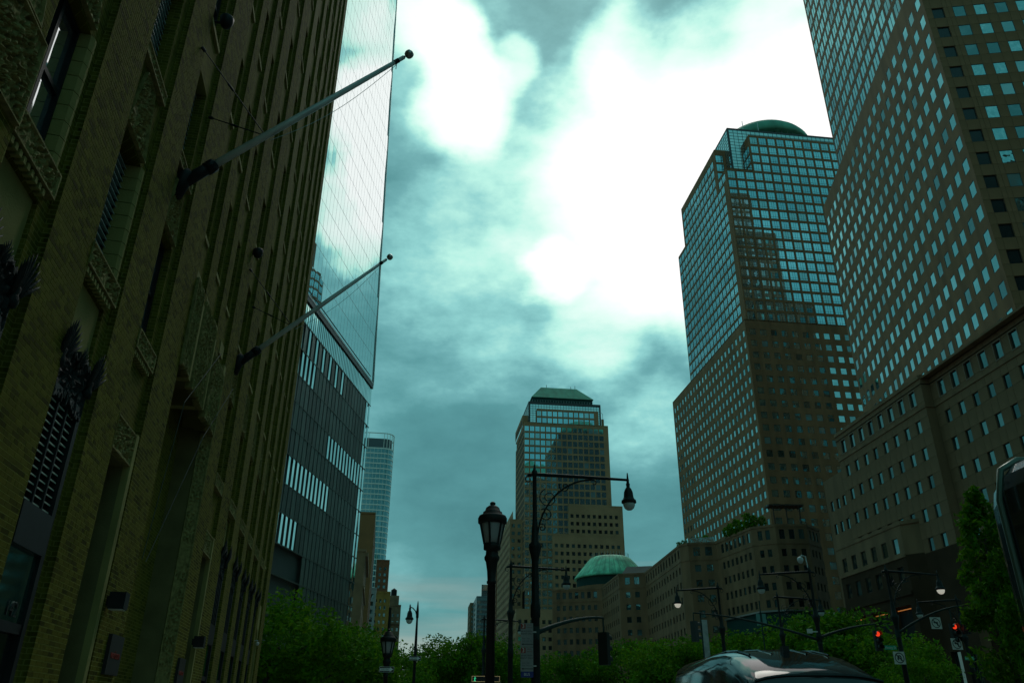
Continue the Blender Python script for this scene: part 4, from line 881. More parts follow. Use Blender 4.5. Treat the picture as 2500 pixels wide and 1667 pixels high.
# ================================================================== far buildings down the street
def far_block(name, label, u, v, r, az, Wd, D, side, m, win=None, facewin=None, roof=None, zmin=0):
    """corner nearest the street at view point (u,v), range r; side -1: the block lies left of its corner, +1: right"""
    p = at_range(u, v, r); B = Tower(name, label, (p.x, p.y), az); zt = p.z
    win = dict(pitch=3.2, w=1.4, h=1.8, floor=3.7, sill=4, depth=.15, gm=TGLASS2, tilt=.4) if win is None else win
    if side < 0:
        B.wall((-Wd, 0), (0, 0), zmin, zt, m=m, **win); B.wall((0, 0), (0, D), zmin, zt, 'side_wall', m=m, **(facewin or win)); poly = [(-Wd, 0), (0, 0), (0, D), (-Wd, D)]
    else:
        B.wall((0, 0), (Wd, 0), zmin, zt, m=m, **win); B.wall((0, D), (0, 0), zmin, zt, 'side_wall', m=m, **(facewin or win)); poly = [(0, 0), (Wd, 0), (Wd, D), (0, D)]
    B.core(poly, 0, zt - .2, inset=.6); B.roof(poly, zt + .5, .6, m, over=.25)
    return B, zt
CREAM = mat('cream_terracotta', (.20, .145, .075), .8, var=.2, scale=.4); OCHRE = mat('ochre_brick', (.26, .145, .026), .85, var=.2, scale=.5); TAN = mat('tan_brick', (.17, .11, .06), .85, var=.2, scale=.5); RUST = mat('rust_brick', (.17, .065, .025), .85, var=.2, scale=.5); GOLD = mat('gold_brown_panel', (.21, .105, .026), .6, var=.15, scale=.3)
B, z = far_block('cream_office_block', 'cream stone office block with arched upper storey just beyond the glass tower base', 893, 1345, 205, -9, 16, 34, -1, CREAM, facewin=dict(pitch=2.4, w=1.1, h=2.4, floor=3.9, sill=3, depth=.35, gm=TGLASS2)); 
B.band((0, 0), (0, 34), z - 1.2, z - .2, .7, CREAM); B.band((0, 0), (0, 34), z - 9, z - 8.4, .4, CREAM, 'string_course'); B.done()
B, z = far_block('striped_slab_block', 'gold-brown slab block with slanting striped window bands on its street side', 917, 1254, 262, -9, 5, 60, -1, GOLD, win=dict(), facewin=dict(pitch=57, cols=1, w=55, h=2.0, floor=3.7, sill=3, depth=.3, gm=mat('pale_band', (.45, .47, .44), .5), fr=.02)); B.done()
B, z = far_block('dark_office_block', 'dark blue glass office block with white roof drum beside the glass tower', 905, 1290, 300, -9, 14, 20, -1, mat('dark_blue_cladding', (.03, .05, .06), .4), win=dict(pitch=14, cols=1, w=12.6, h=1.6, floor=3.6, sill=2, depth=.2, gm=TGLASS2)); MB().lathe([(4, z), (4, z + 6), (2.6, z + 8), (.01, z + 8.6)], 20, (-8, 5)).build('roof_drum', WHITE, B.t, smooth=True); B.done()
B, z = far_block('white_grid_block', 'small white gridded block low beside the slender glass tower', 919, 1437, 330, -9, 8, 10, -1, mat('white_panel', (.55, .57, .55), .6), win=dict(pitch=2.4, w=1.5, h=1.6, floor=3.0, sill=2, depth=.2, gm=TGLASS2)); B.done()
def slender_tower():
    p = at_range(953, 1200, 700); T = thing('slender_glass_tower', 'slender round-cornered glass tower with pale floor bands far down the street', 'building', (p.x, p.y, 0), rad(9))
    Wd, D, R = 32, 32, 9; zt = at_range(930, 1056, 700).z
    def ring(o=0, r0=R):
        pts = []
        for cx, cy, a0 in ((-R, R, -90), (-R, D - R, 0), (-Wd + R, D - R, 90), (-Wd + R, R, 180)):
            for k in range(6): a = rad(a0 + k * 18); pts.append((cx + (r0 + o) * math.cos(a), cy + (r0 + o) * math.sin(a)))
        return pts
    MB().prism(ring(), 0, zt - 14).build('glass_body', glass_mat('slender_glass', (.16, .28, .30), .05, .02, .3), T)
    m1 = mat('floor_band', (.62, .66, .60), .5); z = 10; sl = MB().prism(ring(.35), 0, 1.0).mesh('floor_slab', m1)
    while z < zt - 13: put('floor_slab', sl, T, (0, 0, z)); z += 4.7
    MB().prism(ring(-1.5), zt - 14, zt - 5).build('crown_core', mat('crown_dark', (.05, .08, .09), .4), T)
    fm = MB().box(-.25, .25, -.25, .25, 0, 14).mesh('crown_post', m1)
    for q in ring(): put('crown_post', fm, T, (*q, zt - 14))
    for z in (zt - 9, zt - 4.5, zt): put('crown_rail', MB().prism(ring(.2), -.6, 0).mesh('crown_rail', m1) if z < zt - 1 else MB().loft([[(x, y, zz) for x, y in ring(o)] for o, zz in ((.2, -.6), (.2, 0), (-.6, 0), (-.6, -.6))], cap=False).mesh('crown_rail', m1), T, (0, 0, z)) if z > zt - 1 else None
    for k in range(9): MB().box(-Wd + 2 + k * 3.2, -Wd + 2.25 + k * 3.2, -.2, 0, 0, zt - 14).build('mullion', m1, T)
slender_tower()
B, z = far_block('rust_brick_tower', 'thin rust-brown brick tower rising behind the ochre building', 951, 1368, 520, -8, 8, 14, -1, RUST); B.done()
B, z = far_block('ochre_brick_building', 'ochre yellow brick apartment building at the end of the left row', 953, 1446, 400, -8, 9, 9, -1, OCHRE, win=dict(pitch=2.2, w=1.0, h=1.5, floor=3.2, sill=3, depth=.15, gm=TGLASS2)); B.done()
B, z = far_block('old_tan_building', 'old tan stepped building with cornice and roof tank at the end of the left row', 979, 1478, 425, -8, 7.5, 30, -1, TAN, win=dict(pitch=2.4, w=1.1, h=1.6, floor=3.4, sill=3, depth=.15, gm=TGLASS2)); B.band((-7.5, 0), (0, 0), z - 9, z - 8, .8, TAN); MB().box(-7.3, -1.2, .4, 8, z + .4, z + 5).build('penthouse', TAN, B.t); MB().lathe([(1.5, z + 5), (1.5, z + 8), (.05, z + 9)], 12, (-4, 3)).build('roof_tank', DARK, B.t); B.done()
B, z = far_block('brown_slab_tower', 'brown apartment slab with balconies left of the far blue glass block', 1148, 1472, 640, -6, 7, 30, 1, TAN); B.done()
B, z = far_block('blue_glass_block', 'blue glass stepped block far down the street left of the lamp post', 1164, 1456, 600, -6, 14, 40, 1, mat('blue_frame', (.08, .14, .15), .4), win=dict(pitch=14, cols=1, w=13, h=2.1, floor=3.4, sill=1.5, depth=.1, gm=TGLASS3)); MB().box(3.5, 13.5, 2, 20, z, z + 9).build('upper_storeys', TGLASS3, B.t); B.done()
B, z = far_block('dark_brown_tower', 'stepped brown apartment tower behind the near lamp head', 1212, 1366, 520, -6, 9, 30, 1, RUST, win=dict(pitch=2.6, w=1.3, h=1.6, floor=3.2, sill=3, depth=.15, gm=TGLASS2)); MB().box(3, 9.5, 1, 12, z, z + 8).build('upper_storeys', TAN, B.t); B.done()

# ================================================================== trees
def crown_mesh(seed, n, R, Hc, leaf, mi, shape='round'):
    r = np.random.default_rng(seed); k = 46 if shape == 'round' else 85
    # clump centres, leaves gather round them
    d = r.normal(size=(k, 3)); d /= np.linalg.norm(d, axis=1)[:, None]; rad_ = r.uniform(.35, 1.0, k) ** .6
    C = d * rad_[:, None] * np.array([R, R, Hc]); C[:, 2] += Hc
    if shape == 'poplar':
        t = r.uniform(0, 1, k); rr = R * np.sin(np.clip(t * .93 + .1, 0, 1) * math.pi) ** .6; a = r.uniform(0, 2 * math.pi, k); C = np.stack([rr * np.cos(a) * r.uniform(.4, 1, k), rr * np.sin(a) * r.uniform(.4, 1, k), t * 2 * Hc], 1)
    cs = r.uniform(.20, .42, k) * (R if shape == 'round' else R * .85)
    ci = r.integers(0, k, n); off = r.normal(size=(n, 3)); off /= np.linalg.norm(off, axis=1)[:, None]; P = C[ci] + off * (cs[ci] * r.uniform(.25, 1, n) ** .5)[:, None] * np.array([1, 1, .7 if shape == 'round' else 1.3])
    a = r.normal(size=(n, 3)); a /= np.linalg.norm(a, axis=1)[:, None]; b = np.cross(a, r.normal(size=(n, 3))); b /= np.linalg.norm(b, axis=1)[:, None]
    L_ = leaf * r.uniform(.6, 1.3, n)[:, None]; V = np.stack([P - a * L_, P + b * L_ * .42, P + a * L_, P - b * L_ * .42], 1).reshape(-1, 3)
    return np_mesh('crown', V, np.arange(4 * n).reshape(-1, 4), LEAF, r.choice(3, n, p=mi))
def trunk_mesh(seed, Ht, R, r0=.16):
    r = random.Random(seed); b = MB(); top = Ht
    b.tube([(0, 0, -.15), (.02, 0, Ht * .3), (-.05, .04, Ht * .6), (.03, 0, top)], [r0 * 1.25, r0, r0 * .75, r0 * .3], 9)
    for k in range(11):
        a = r.uniform(0, 6.28); z = Ht * r.uniform(.38, .85); L_ = R * r.uniform(.6, 1.0); up = r.uniform(.45, 1.0)
        p0 = Vector((0, 0, z)); p1 = p0 + Vector((math.cos(a) * L_ * .5, math.sin(a) * L_ * .5, L_ * up * .45)); p2 = p0 + Vector((math.cos(a + .2) * L_, math.sin(a + .2) * L_, L_ * up))
        b.tube([tuple(p0), tuple(p1), tuple(p2)], [r0 * .45, r0 * .28, r0 * .08], 6)
        for q in range(2): e = p1.lerp(p2, .4 + .3 * q); a2 = a + r.choice((-1, 1)) * r.uniform(.5, 1.0); b.tube([tuple(e), tuple(e + Vector((math.cos(a2) * L_ * .35, math.sin(a2) * L_ * .35, L_ * .3)))], [r0 * .18, r0 * .05], 5)
    return b.mesh('trunk', BARK, True)
TR = {'round': [(trunk_mesh(k, 6.0, 3.4), crown_mesh(k + 3, 9000, 3.9, 2.35, .16, [[.5, .3, .2], [.3, .5, .2], [.35, .25, .4]][k])) for k in range(3)],
      'dark': [(trunk_mesh(9, 6.0, 2.6), crown_mesh(19, 9000, 3.0, 2.7, .15, [.1, .85, .05]))], 'poplar': [(trunk_mesh(12, 9, 1.2), crown_mesh(33, 9000, 1.75, 4.9, .15, [.3, .55, .15], 'poplar'))]}
def tree(u, v, r, kind, idx, label, name='street_tree', group=None, sx=1.0):
    """v: height of the crown top in view"""
    p = at_range(u, v, r); t = thing(name, label, 'tree', (p.x, p.y, 0), random.uniform(0, 6.28), group)
    tm, cm = TR[kind][idx % len(TR[kind])]; full = {'round': 8.3, 'dark': 9.0, 'poplar': 10.9}[kind]; k = p.z / full
    o = put('trunk', tm, t); o.scale = (k * sx, k * sx, k); zb = {'round': 3.4, 'dark': 3.3, 'poplar': 1.2}[kind]
    c = put('crown', cm, t, (0, 0, zb * k)); c.scale = (k * sx, k * sx, k); return t
g1, g2 = 'leafy trees in front of the glass tower base', 'leafy trees along the far side of the avenue'
tree(675, 1462, 47, 'round', 0, 'tallest leafy tree against the corner of the brick building', group=g1, sx=1.1)
tree(765, 1508, 50, 'round', 1, 'broad leafy tree below the middle of the finned glass base', group=g1, sx=1.25)
tree(850, 1520, 58, 'round', 2, 'leafy tree below the right end of the finned glass base', group=g1, sx=1.15)
tree(908, 1572, 62, 'round', 0, 'smaller leafy tree just left of the dark lantern with one-way sign', group=g1, sx=1.1)
tree(965, 1592, 84, 'round', 1, 'young leafy tree right of the dark lantern with one-way sign', group=g1)
tree(1052, 1588, 120, 'round', 2, 'thin upright tree in the gap at the end of the street', group=g1, sx=.6)
tree(1100, 1562, 100, 'round', 0, 'spreading tree left of the near lamp post', group=g1, sx=1.1)
tree(1155, 1548, 98, 'round', 1, 'leafy tree directly behind the near lamp post', group=g1)
tree(1215, 1560, 95, 'round', 2, 'leafy tree between the near lamp post and the tall arm lamp', group=g1)
tree(1345, 1600, 105, 'round', 0, 'pale green tree right of the parking sign post', group=g2)
tree(1400, 1592, 90, 'dark', 0, 'dark narrow tree below the round copper dome', group=g2, sx=.8)
tree(1452, 1585, 88, 'dark', 0, 'dark rounded tree below the hanging traffic signal', group=g2)
tree(1530, 1565, 84, 'round', 1, 'leafy tree left of the van roof below the granite wing', group=g2)
tree(1625, 1548, 76, 'round', 2, 'bright leafy tree above the rear of the van roof', group=g2, sx=1.1)
tree(1700, 1560, 74, 'round', 0, 'leafy tree behind the pale banner pole', group=g2)
tree(1790, 1545, 78, 'round', 1, 'leafy tree under the dark undercroft of the granite wing', group=g2, sx=1.1)
tree(1885, 1528, 80, 'round', 2, 'leafy tree left of the lamp with the security camera', group=g2, sx=1.1)
tree(1975, 1510, 76, 'round', 0, 'leafy tree behind the lamp with the security camera', group=g2, sx=1.2)
tree(2075, 1492, 74, 'round', 1, 'broad bright tree in front of the dark granite base', group=g2, sx=1.25)
tree(2160, 1530, 70, 'round', 2, 'leafy tree behind the street name sign post', group=g2, sx=1.0)
tree(2235, 1600, 60, 'round', 0, 'low leafy tree right of the no U-turn sign', group=g2)
tree(2375, 1205, 41, 'poplar', 0, 'tall narrow tree at the right, its tip over the granite podium', 'poplar_tree', sx=1.0)
tree(2450, 1268, 38, 'poplar', 0, 'second narrow tree at the right edge beside the dark bus', 'poplar_tree', sx=.75)
# roof terrace plants
SH = crown_mesh(77, 500, .9, 1.0, .22, [.5, .2, .3])
for k, (x, y, s_) in enumerate(((48.2, 177.0, 1.3), (48.6, 174.8, 1.5), (49.3, 172.6, 1.7), (49.8, 170.2, 1.2), (50.6, 168.2, 1.9), (51.6, 166.9, 1.5), (53.0, 166.0, 1.3), (45.2, 184.6, 1.2), (43.6, 185.0, 1.0), (40.6, 188, .9), (40.3, 191, 1.0))):
    t = thing('terrace_shrub', 'small green shrub growing on the roof terrace of the granite wing', 'shrub', (x, y, 37.8), k, 'shrubs on the granite wing terrace')
    c = put('foliage', SH, t, (0, 0, .2)); s_ *= .68; c.scale = (s_, s_, s_ * 1.3); MB().tube([(0, 0, -.05), (0, 0, 1.0)], .06, 5).build('stem', BARK, t)

# ================================================================== street lamps
def spiral(c, r0, turns, a0, sgn=1, n=22):
    return [(c[0] + r0 * (1 - .82 * k / n) * math.cos(a0 + sgn * turns * 2 * math.pi * k / n), 0, c[1] + r0 * (1 - .82 * k / n) * math.sin(a0 + sgn * turns * 2 * math.pi * k / n)) for k in range(n + 1)]
LAMP_H = 9.4
def bell(t, x, z, lens, name='lantern'):
    b = MB(); b.lathe([(.03, z + .12), (.05, z + .10), (.045, z - .02), (.07, z - .06), (.06, z - .18), (.11, z - .24), (.155, z - .36), (.17, z - .52), (.20, z - .60), (.25, z - .64), (.26, z - .72), (.22, z - .75)], 16, (x, 0)); o = b.build(name, POLE, t, smooth=True)
    MB().lathe([(.21, z - .74), (.20, z - .82), (.16, z - .91), (.09, z - .97), (.001, z - .99)], 16, (x, 0)).build('lens', lens, o, smooth=True)
def arm_lamp(label, base, ang, arm=3.25, lit=False, group='tall scrolled arm lamps', top=LAMP_H):
    t = thing('street_lamp', label, 'street lamp', (*base, 0), ang, group); H_ = top
    p = MB(); p.lathe([(.32, -.12), (.32, .1), (.25, .3), (.21, .9), (.18, 1.0), (.15, 1.3), (.132, 4.5), (.16, 4.55), (.16, 4.9), (.13, 5.0), (.115, 6.3), (.14, 6.45), (.21, 6.75), (.21, 6.85), (.13, 6.95), (.105, 7.4), (.085, 7.6), (.075, 7.8), (.07, H_ - .2), (.09, H_ - .15), (.10, H_ - .02), (.05, H_ + .06), (.03, H_ + .2), (.001, H_ + .28)], 14); p.build('post', POLE, t, smooth=True)
    a = MB(); a.tube([(-.25, 0, H_ - .16), (0, 0, H_ - .12), (arm * .5, 0, H_ - .20), (arm, 0, H_ - .30)], [.06, .07, .06, .045], 8); a.tube([(arm + .0, 0, H_ - .05), (arm, 0, H_ - .42)], [.02, .05], 8); a.build('arm', POLE, t, smooth=True)
    s = MB(); pts = [(.07 + (arm * .62) * math.sin(q * math.pi / 2 / 14), 0, H_ - 2.55 + 2.22 * (1 - math.cos(q * math.pi / 2 / 14)) ** .75) for q in range(15)]
    pts = [(.07 + arm * .6 * (1 - math.cos(q / 14 * math.pi / 2)), 0, H_ - 2.5 + 2.2 * math.sin(q / 14 * math.pi / 2)) for q in range(15)]
    s.tube(pts, .032, 6); so_ = s.build('brace', POLE, t)
    for cc, r0, tu, a0, sg in (((.48, H_ - .95), .34, 1.6, 1.9, 1), ((.36, H_ - 1.55), .24, 1.4, 2.2, -1), ((1.05, H_ - .55), .2, 1.2, 2.6, 1), ((.24, H_ - 1.98), .14, 1.2, 2.2, -1), ((-.2, H_ - .3), .15, .9, 1.5, 1), ((arm * .62 + .05, H_ - .42), .11, .9, 2.2, -1), ((.18, H_ - 2.55), .11, 1, 3.0, 1)):
        MB().tube(spiral(cc, r0, tu, a0, sg), .02, 5).build('scroll', POLE, so_)
    bell(t, arm, H_ - .38, LENS_ON if lit else LENS)
    return t
def az_to(u, v, r): p = at_range(u, v, r); return (p.x, p.y)
arm_lamp('nearest tall scrolled lamp post, parking sign on it', az_to(1305, 1150, 26.9), 0, 3.25)
arm_lamp('second tall scrolled lamp post, left of the nearest one', az_to(1247.5, 1376, 45.5), 0, 3.1)
arm_lamp('farthest tall scrolled lamp, mostly hidden behind the lantern post', az_to(1182.5, 1507, 72), 0, 3.1)
arm_lamp('tall scrolled lamp with lit bowl in front of the dark granite base', az_to(2162, 1389, 51), 0, 2.9, True)
arm_lamp('tall scrolled lamp with a white security camera on top', az_to(1975, 1390, 49.7), math.pi, 2.9)
arm_lamp('tall scrolled lamp with lit bowl left of the granite gatehouse', az_to(1752, 1430, 54.8), math.pi, 2.7, True)
arm_lamp('tall scrolled lamp behind the one with the security camera', az_to(1897, 1453, 60), 0, 2.9)
arm_lamp('tall scrolled lamp with unlit bowl near the right narrow tree', az_to(2335, 1465, 66), math.pi, 2.8)
def crook_lamp():
    x, y = az_to(1020, 1481, 52); t = thing('street_lamp', 'small hooked lamp post standing alone against the pale sky', 'street lamp', (x, y, 0), 0); H_ = 7.9
    MB().lathe([(.2, -.1), (.18, .4), (.11, .8), (.09, 4.6), (.13, 4.7), (.1, 4.9), (.06, H_ - .8), (.09, H_ - .7), (.08, H_ - .3), (.05, H_), (.02, H_ + .25)], 12).build('post', POLE, t, smooth=True)
    MB().tube([(0, 0, H_ - .75), (-.12, 0, H_ - .35), (-.32, 0, H_ - .15), (-.48, 0, H_ - .1), (-.48, 0, H_ + .05)], .035, 7).build('arm', POLE, t); bell(t, -.48, H_ - .12, LENS)
crook_lamp()
def lantern_post(label, base, H_):
    t = thing('lantern_post', label, 'street lamp', (*base, 0), .3, 'dark post-top lanterns')
    z = H_ - .80; q = .69
    def pr(l): return [(r * q, z + h * q) for r, h in l]
    MB().lathe([(.2, -.1), (.2, .15), (.15, .4), (.11, .5), (.085, 1.0), (.066, z - .62)] + pr([(.115, -.90), (.12, -.85), (.10, -.82), (.115, -.6), (.15, -.38), (.185, -.32), (.19, -.26), (.155, -.2), (.15, -.1), (.21, -.08), (.215, .06), (.18, .08)]), 20).build('post', POLE, t, smooth=True)
    fr = MB()
    for k in range(6): a = k * math.pi / 3; fr.tube([(.20 * q * math.cos(a), .20 * q * math.sin(a), z + .05 * q), (.325 * q * math.cos(a), .325 * q * math.sin(a), z + .62 * q)], .02, 5)
    fo = fr.build('cage', POLE, t); g = MB().lathe(pr([(.19, .07), (.225, .25), (.262, .45), (.29, .62)]), 18); g.build('lens', mat('lantern_lens', (.55, .58, .58), .3, var=.05, transl=.45), t, smooth=True)
    MB().lathe(pr([(.33, .56), (.365, .58), (.37, .70), (.34, .76), (.25, .80), (.24, .86), (.20, .88), (.17, .97), (.09, 1.03), (.055, 1.04), (.075, 1.07), (.07, 1.10), (.03, 1.13), (.001, 1.135)]), 20).build('cap', POLE, t, smooth=True)
    return t
lantern_post('near dark post-top lantern in the middle of the view', (-.32, 13.8), 5.06)
lantern_post('farther dark post-top lantern with a one-way sign, left of centre', (-3.87, 26.7), 4.15)
t = thing('mast', 'slender dark mast rising behind the farther lantern', 'pole', (*az_to(953, 1482, 34), 0)); MB().tube([(0, 0, -.1), (0, 0, 3.0), (0, 0, at_range(953, 1482, 34).z)], [.09, .07, .05], 8).build('shaft', POLE, t); MB().lathe([(.16, -.1), (.16, .2), (.09, .3)], 10).build('foot', POLE, t)
# camera on the lamp
def lamp_camera():
    x, y = az_to(1975, 1390, 49.7); t = thing('security_camera', 'white dome camera mounted above the arm of a lamp post at right', 'camera', (x, y, LAMP_H), 0)
    MB().tube([(-.05, 0, .1), (-.1, 0, .75), (-.3, 0, .8), (-.42, 0, .7)], .035, 6).build('arm', CAMW, t); MB().lathe([(.05, .72), (.16, .66), (.18, .52), (.12, .38), (.001, .32)], 12, (-.42, 0)).build('dome', CAMW, t, smooth=True)
lamp_camera()

# ================================================================== traffic signals and signs
def head(t, x, y, z, ang, lit=-1):
    c, s = math.cos(ang), math.sin(ang); h = MB(); h.box(-.17, .17, -.12, .12, -.52, .52)
    for k in range(3):
        zc = .34 - .34 * k; pts = []
        for r_, yy in ((.15, -.12), (.15, -.38)): pts.append([(r_ * math.cos(a), yy, zc + r_ * math.sin(a)) for a in np.linspace(-.35, math.pi + .35, 12)])
        h.loft(pts, closed=False, cap=False)
    ho = h.build('signal_head', mat('signal_black', (.012, .016, .014), .5), t, (x, y, z), ang)
    for k in range(3): MB().lathe([(.13, 0), (.10, .03), (.001, .05)], 14).build('signal_lens', RED_ON if k == lit else LENS_OFF, ho, (0, -.125, .34 - .34 * k)).rotation_euler = (math.pi / 2, 0, 0)
def signal(label, post, p_end, z0, z1, heads, group='traffic signals on mast arms'):
    P, E = Vector(post), Vector(p_end); t = thing('traffic_signal', label, 'traffic signal', (P.x, P.y, z0), 0, group); d = E - P
    pts = [(d.x * k / 8, d.y * k / 8, (z1 - z0) * (1 - (1 - k / 8) ** 1.7)) for k in range(9)]
    MB().tube(pts, [.08 - .045 * k / 8 for k in range(9)], 8).build('mast_arm', POLE_G, t, smooth=True)
    MB().tube([(0, 0, -.2), (0, 0, .2)], .14, 10).build('clamp', POLE_G, t)
    for fx, dz, ang, lit in heads:
        x, y = d.x * fx, d.y * fx; zz = (z1 - z0) * (1 - (1 - fx) ** 1.7)
        MB().tube([(x, y, zz), (x, y, zz + dz + .5)], .03, 6).build('hanger', POLE_G, t); head(t, x, y, zz + dz, ang, lit)
    return t
def zz(u, v, r): return at_range(u, v, r).z
pL2 = az_to(1305, 1150, 26.9); pL7 = az_to(1975, 1390, 49.7); pL6 = az_to(2162, 1389, 51)
signal('traffic signal hanging from the curved arm on the nearest tall lamp', pL2, az_to(1472, 1508, 29), zz(1306, 1545, 26.9), zz(1472, 1507, 29), [(1.0, -1.0, 2.6, -1)])
signal('traffic signal at the end of the long arm left of the camera lamp', pL7, az_to(1692, 1495, 46), zz(1998, 1562, 49.7), zz(1692, 1495, 46), [(1.0, -.95, 2.2, -1)])
signal('traffic signal showing red on the short arm right of the camera lamp', pL7, az_to(2136, 1523, 50), zz(2005, 1556, 49.7), zz(2136, 1523, 50), [(1.0, -.85, 0, 0)])
signal('traffic signal group showing red on the sloping arm at right', pL6, az_to(2345, 1478, 50), zz(2185, 1546, 51), zz(2345, 1478, 50), [(.83, -1.3, .1, 0), (1.0, -.9, .1, -1)])
def plate(b, w, h, d=.01): return b.box(-w / 2, w / 2, -d, d, -h / 2, h / 2)
def ring_slash(w, kind):
    """black circle-and-slash with a bent arrow, on a plate in the xz plane facing -y"""
    b = MB(); n = 30; R0, R1 = w * .42, w * .35; y = -.014
    for k in range(n):
        a0, a1 = 2 * math.pi * k / n, 2 * math.pi * (k + 1) / n
        b.quad((R0 * math.cos(a0), y, R0 * math.sin(a0)), (R0 * math.cos(a1), y, R0 * math.sin(a1)), (R1 * math.cos(a1), y, R1 * math.sin(a1)), (R1 * math.cos(a0), y, R1 * math.sin(a0)))
    c = w * .03; q = w * .27; b.quad((-q - c, y, q - c), (-q + c, y, q + c), (q + c, y, -q + c), (q - c, y, -q - c)); y2 = y - .002; t_ = w * .055
    if kind == 'left':
        b.quad((w * .06, y2, -w * .24), (w * .06 + 2 * t_, y2, -w * .24), (w * .06 + 2 * t_, y2, w * .06), (w * .06, y2, w * .02)); b.quad((-w * .12, y2, w * .01), (w * .06 + 2 * t_, y2, w * .0), (w * .06 + 2 * t_, y2, w * .09), (-w * .12, y2, w * .11)); b.add([(-w * .26, y2, w * .06), (-w * .1, y2, -w * .06), (-w * .1, y2, w * .18)], ((0, 1, 2),))
    else:
        m = 10; r0, r1 = w * .08, w * .18
        for k in range(m):
            a0, a1 = math.pi * k / m, math.pi * (k + 1) / m; cz = w * .04
            b.quad((r1 * math.cos(a0), y2, cz + r1 * math.sin(a0)), (r1 * math.cos(a1), y2, cz + r1 * math.sin(a1)), (r0 * math.cos(a1), y2, cz + r0 * math.sin(a1)), (r0 * math.cos(a0), y2, cz + r0 * math.sin(a0)))
        b.quad((r0, y2, -w * .22), (r1, y2, -w * .22), (r1, y2, w * .04), (r0, y2, w * .04)); b.quad((-r1, y2, -w * .05), (-r0, y2, -w * .05), (-r0, y2, w * .04), (-r1, y2, w * .04)); b.add([(-w * .24, y2, -w * .05), (-w * .02, y2, -w * .05), (-w * .13, y2, -w * .2)], ((0, 1, 2),))
    return b
def turn_sign(u, v, r, w, kind, label, yaw=0):
    p = at_range(u, v, r); t = thing('turn_sign', label, 'sign', p, yaw, 'white prohibition signs'); plate(MB(), w, w).build('plate', WHITE, t); ring_slash(w, kind).build('symbol', BLACK, t); MB().tube([(0, .03, w * .5), (0, .03, w * .85)], .015, 5).build('bracket', POLE_G, t)
turn_sign(2285, 1520, 49, .58, 'left', 'white no-left-turn sign hanging from the sloping signal arm', .1)
turn_sign(2336, 1571, 50, .56, 'left', 'white no-left-turn sign below the right-hand traffic signals', .05)
turn_sign(2196, 1605, 50.5, .64, 'u', 'white no-U-turn sign low on the lamp post', .1)
def name_sign(u, v, r, label, w=.68, h=.22):
    p = at_range(u, v, r); t = thing('street_sign', label, 'sign', p, .1, 'green street name signs'); plate(MB(), w, h).build('plate', SGREEN, t); put('lettering', text_mesh('Vesey St', .19 * w / .68, WHITE, .002), t, (0, -.014, 0), rot=(math.pi / 2, 0, 0)); MB().box(w / 2, w / 2 + .12, -.015, .015, -.03, .03).build('bracket', POLE_G, t)
name_sign(2174, 1580, 50.5, 'green Vesey St street sign beside the no-U-turn sign')
name_sign(2367, 1606, 60, 'farther small green Vesey St sign at right', .6, .2)
def one_way(u, v, r, w, label, yaw=0):
    p = at_range(u, v, r); t = thing('one_way_sign', label, 'sign', p, yaw, 'one-way arrow signs'); h = w * .34; plate(MB(), w, h).build('plate', BLACK, t); y = -.013; b = MB()
    b.add([(-w * .46, y, h * .24), (w * .22, y, h * .24), (w * .22, y, h * .42), (w * .46, y, 0), (w * .22, y, -h * .42), (w * .22, y, -h * .24), (-w * .46, y, -h * .24)], ((0, 6, 5, 4, 3, 2, 1),)); b.build('arrow', mat('bright_white_sheet', (.95, .95, .93), .4), t); put('lettering', text_mesh('ONE WAY', h * .36, BLACK, .001), t, (-w * .1, y - .004, 0), rot=(math.pi / 2, 0, 0))
    f = MB()
    for x0, x1, z0, z1 in ((-w / 2, w / 2, h / 2 - .008, h / 2), (-w / 2, w / 2, -h / 2, -h / 2 + .008), (-w / 2, -w / 2 + .008, -h / 2 + .008, h / 2 - .008), (w / 2 - .008, w / 2, -h / 2 + .008, h / 2 - .008)): f.box(x0, x1, -.014, -.0101, z0, z1)
    f.build('border', MATS['bright_white_sheet'], t)
one_way(944, 1633, 26.9, .46, 'black and white ONE WAY arrow sign on the farther lantern post')
one_way(1013, 1606, 51.8, .72, 'black and white ONE WAY arrow sign on the small hooked lamp post')
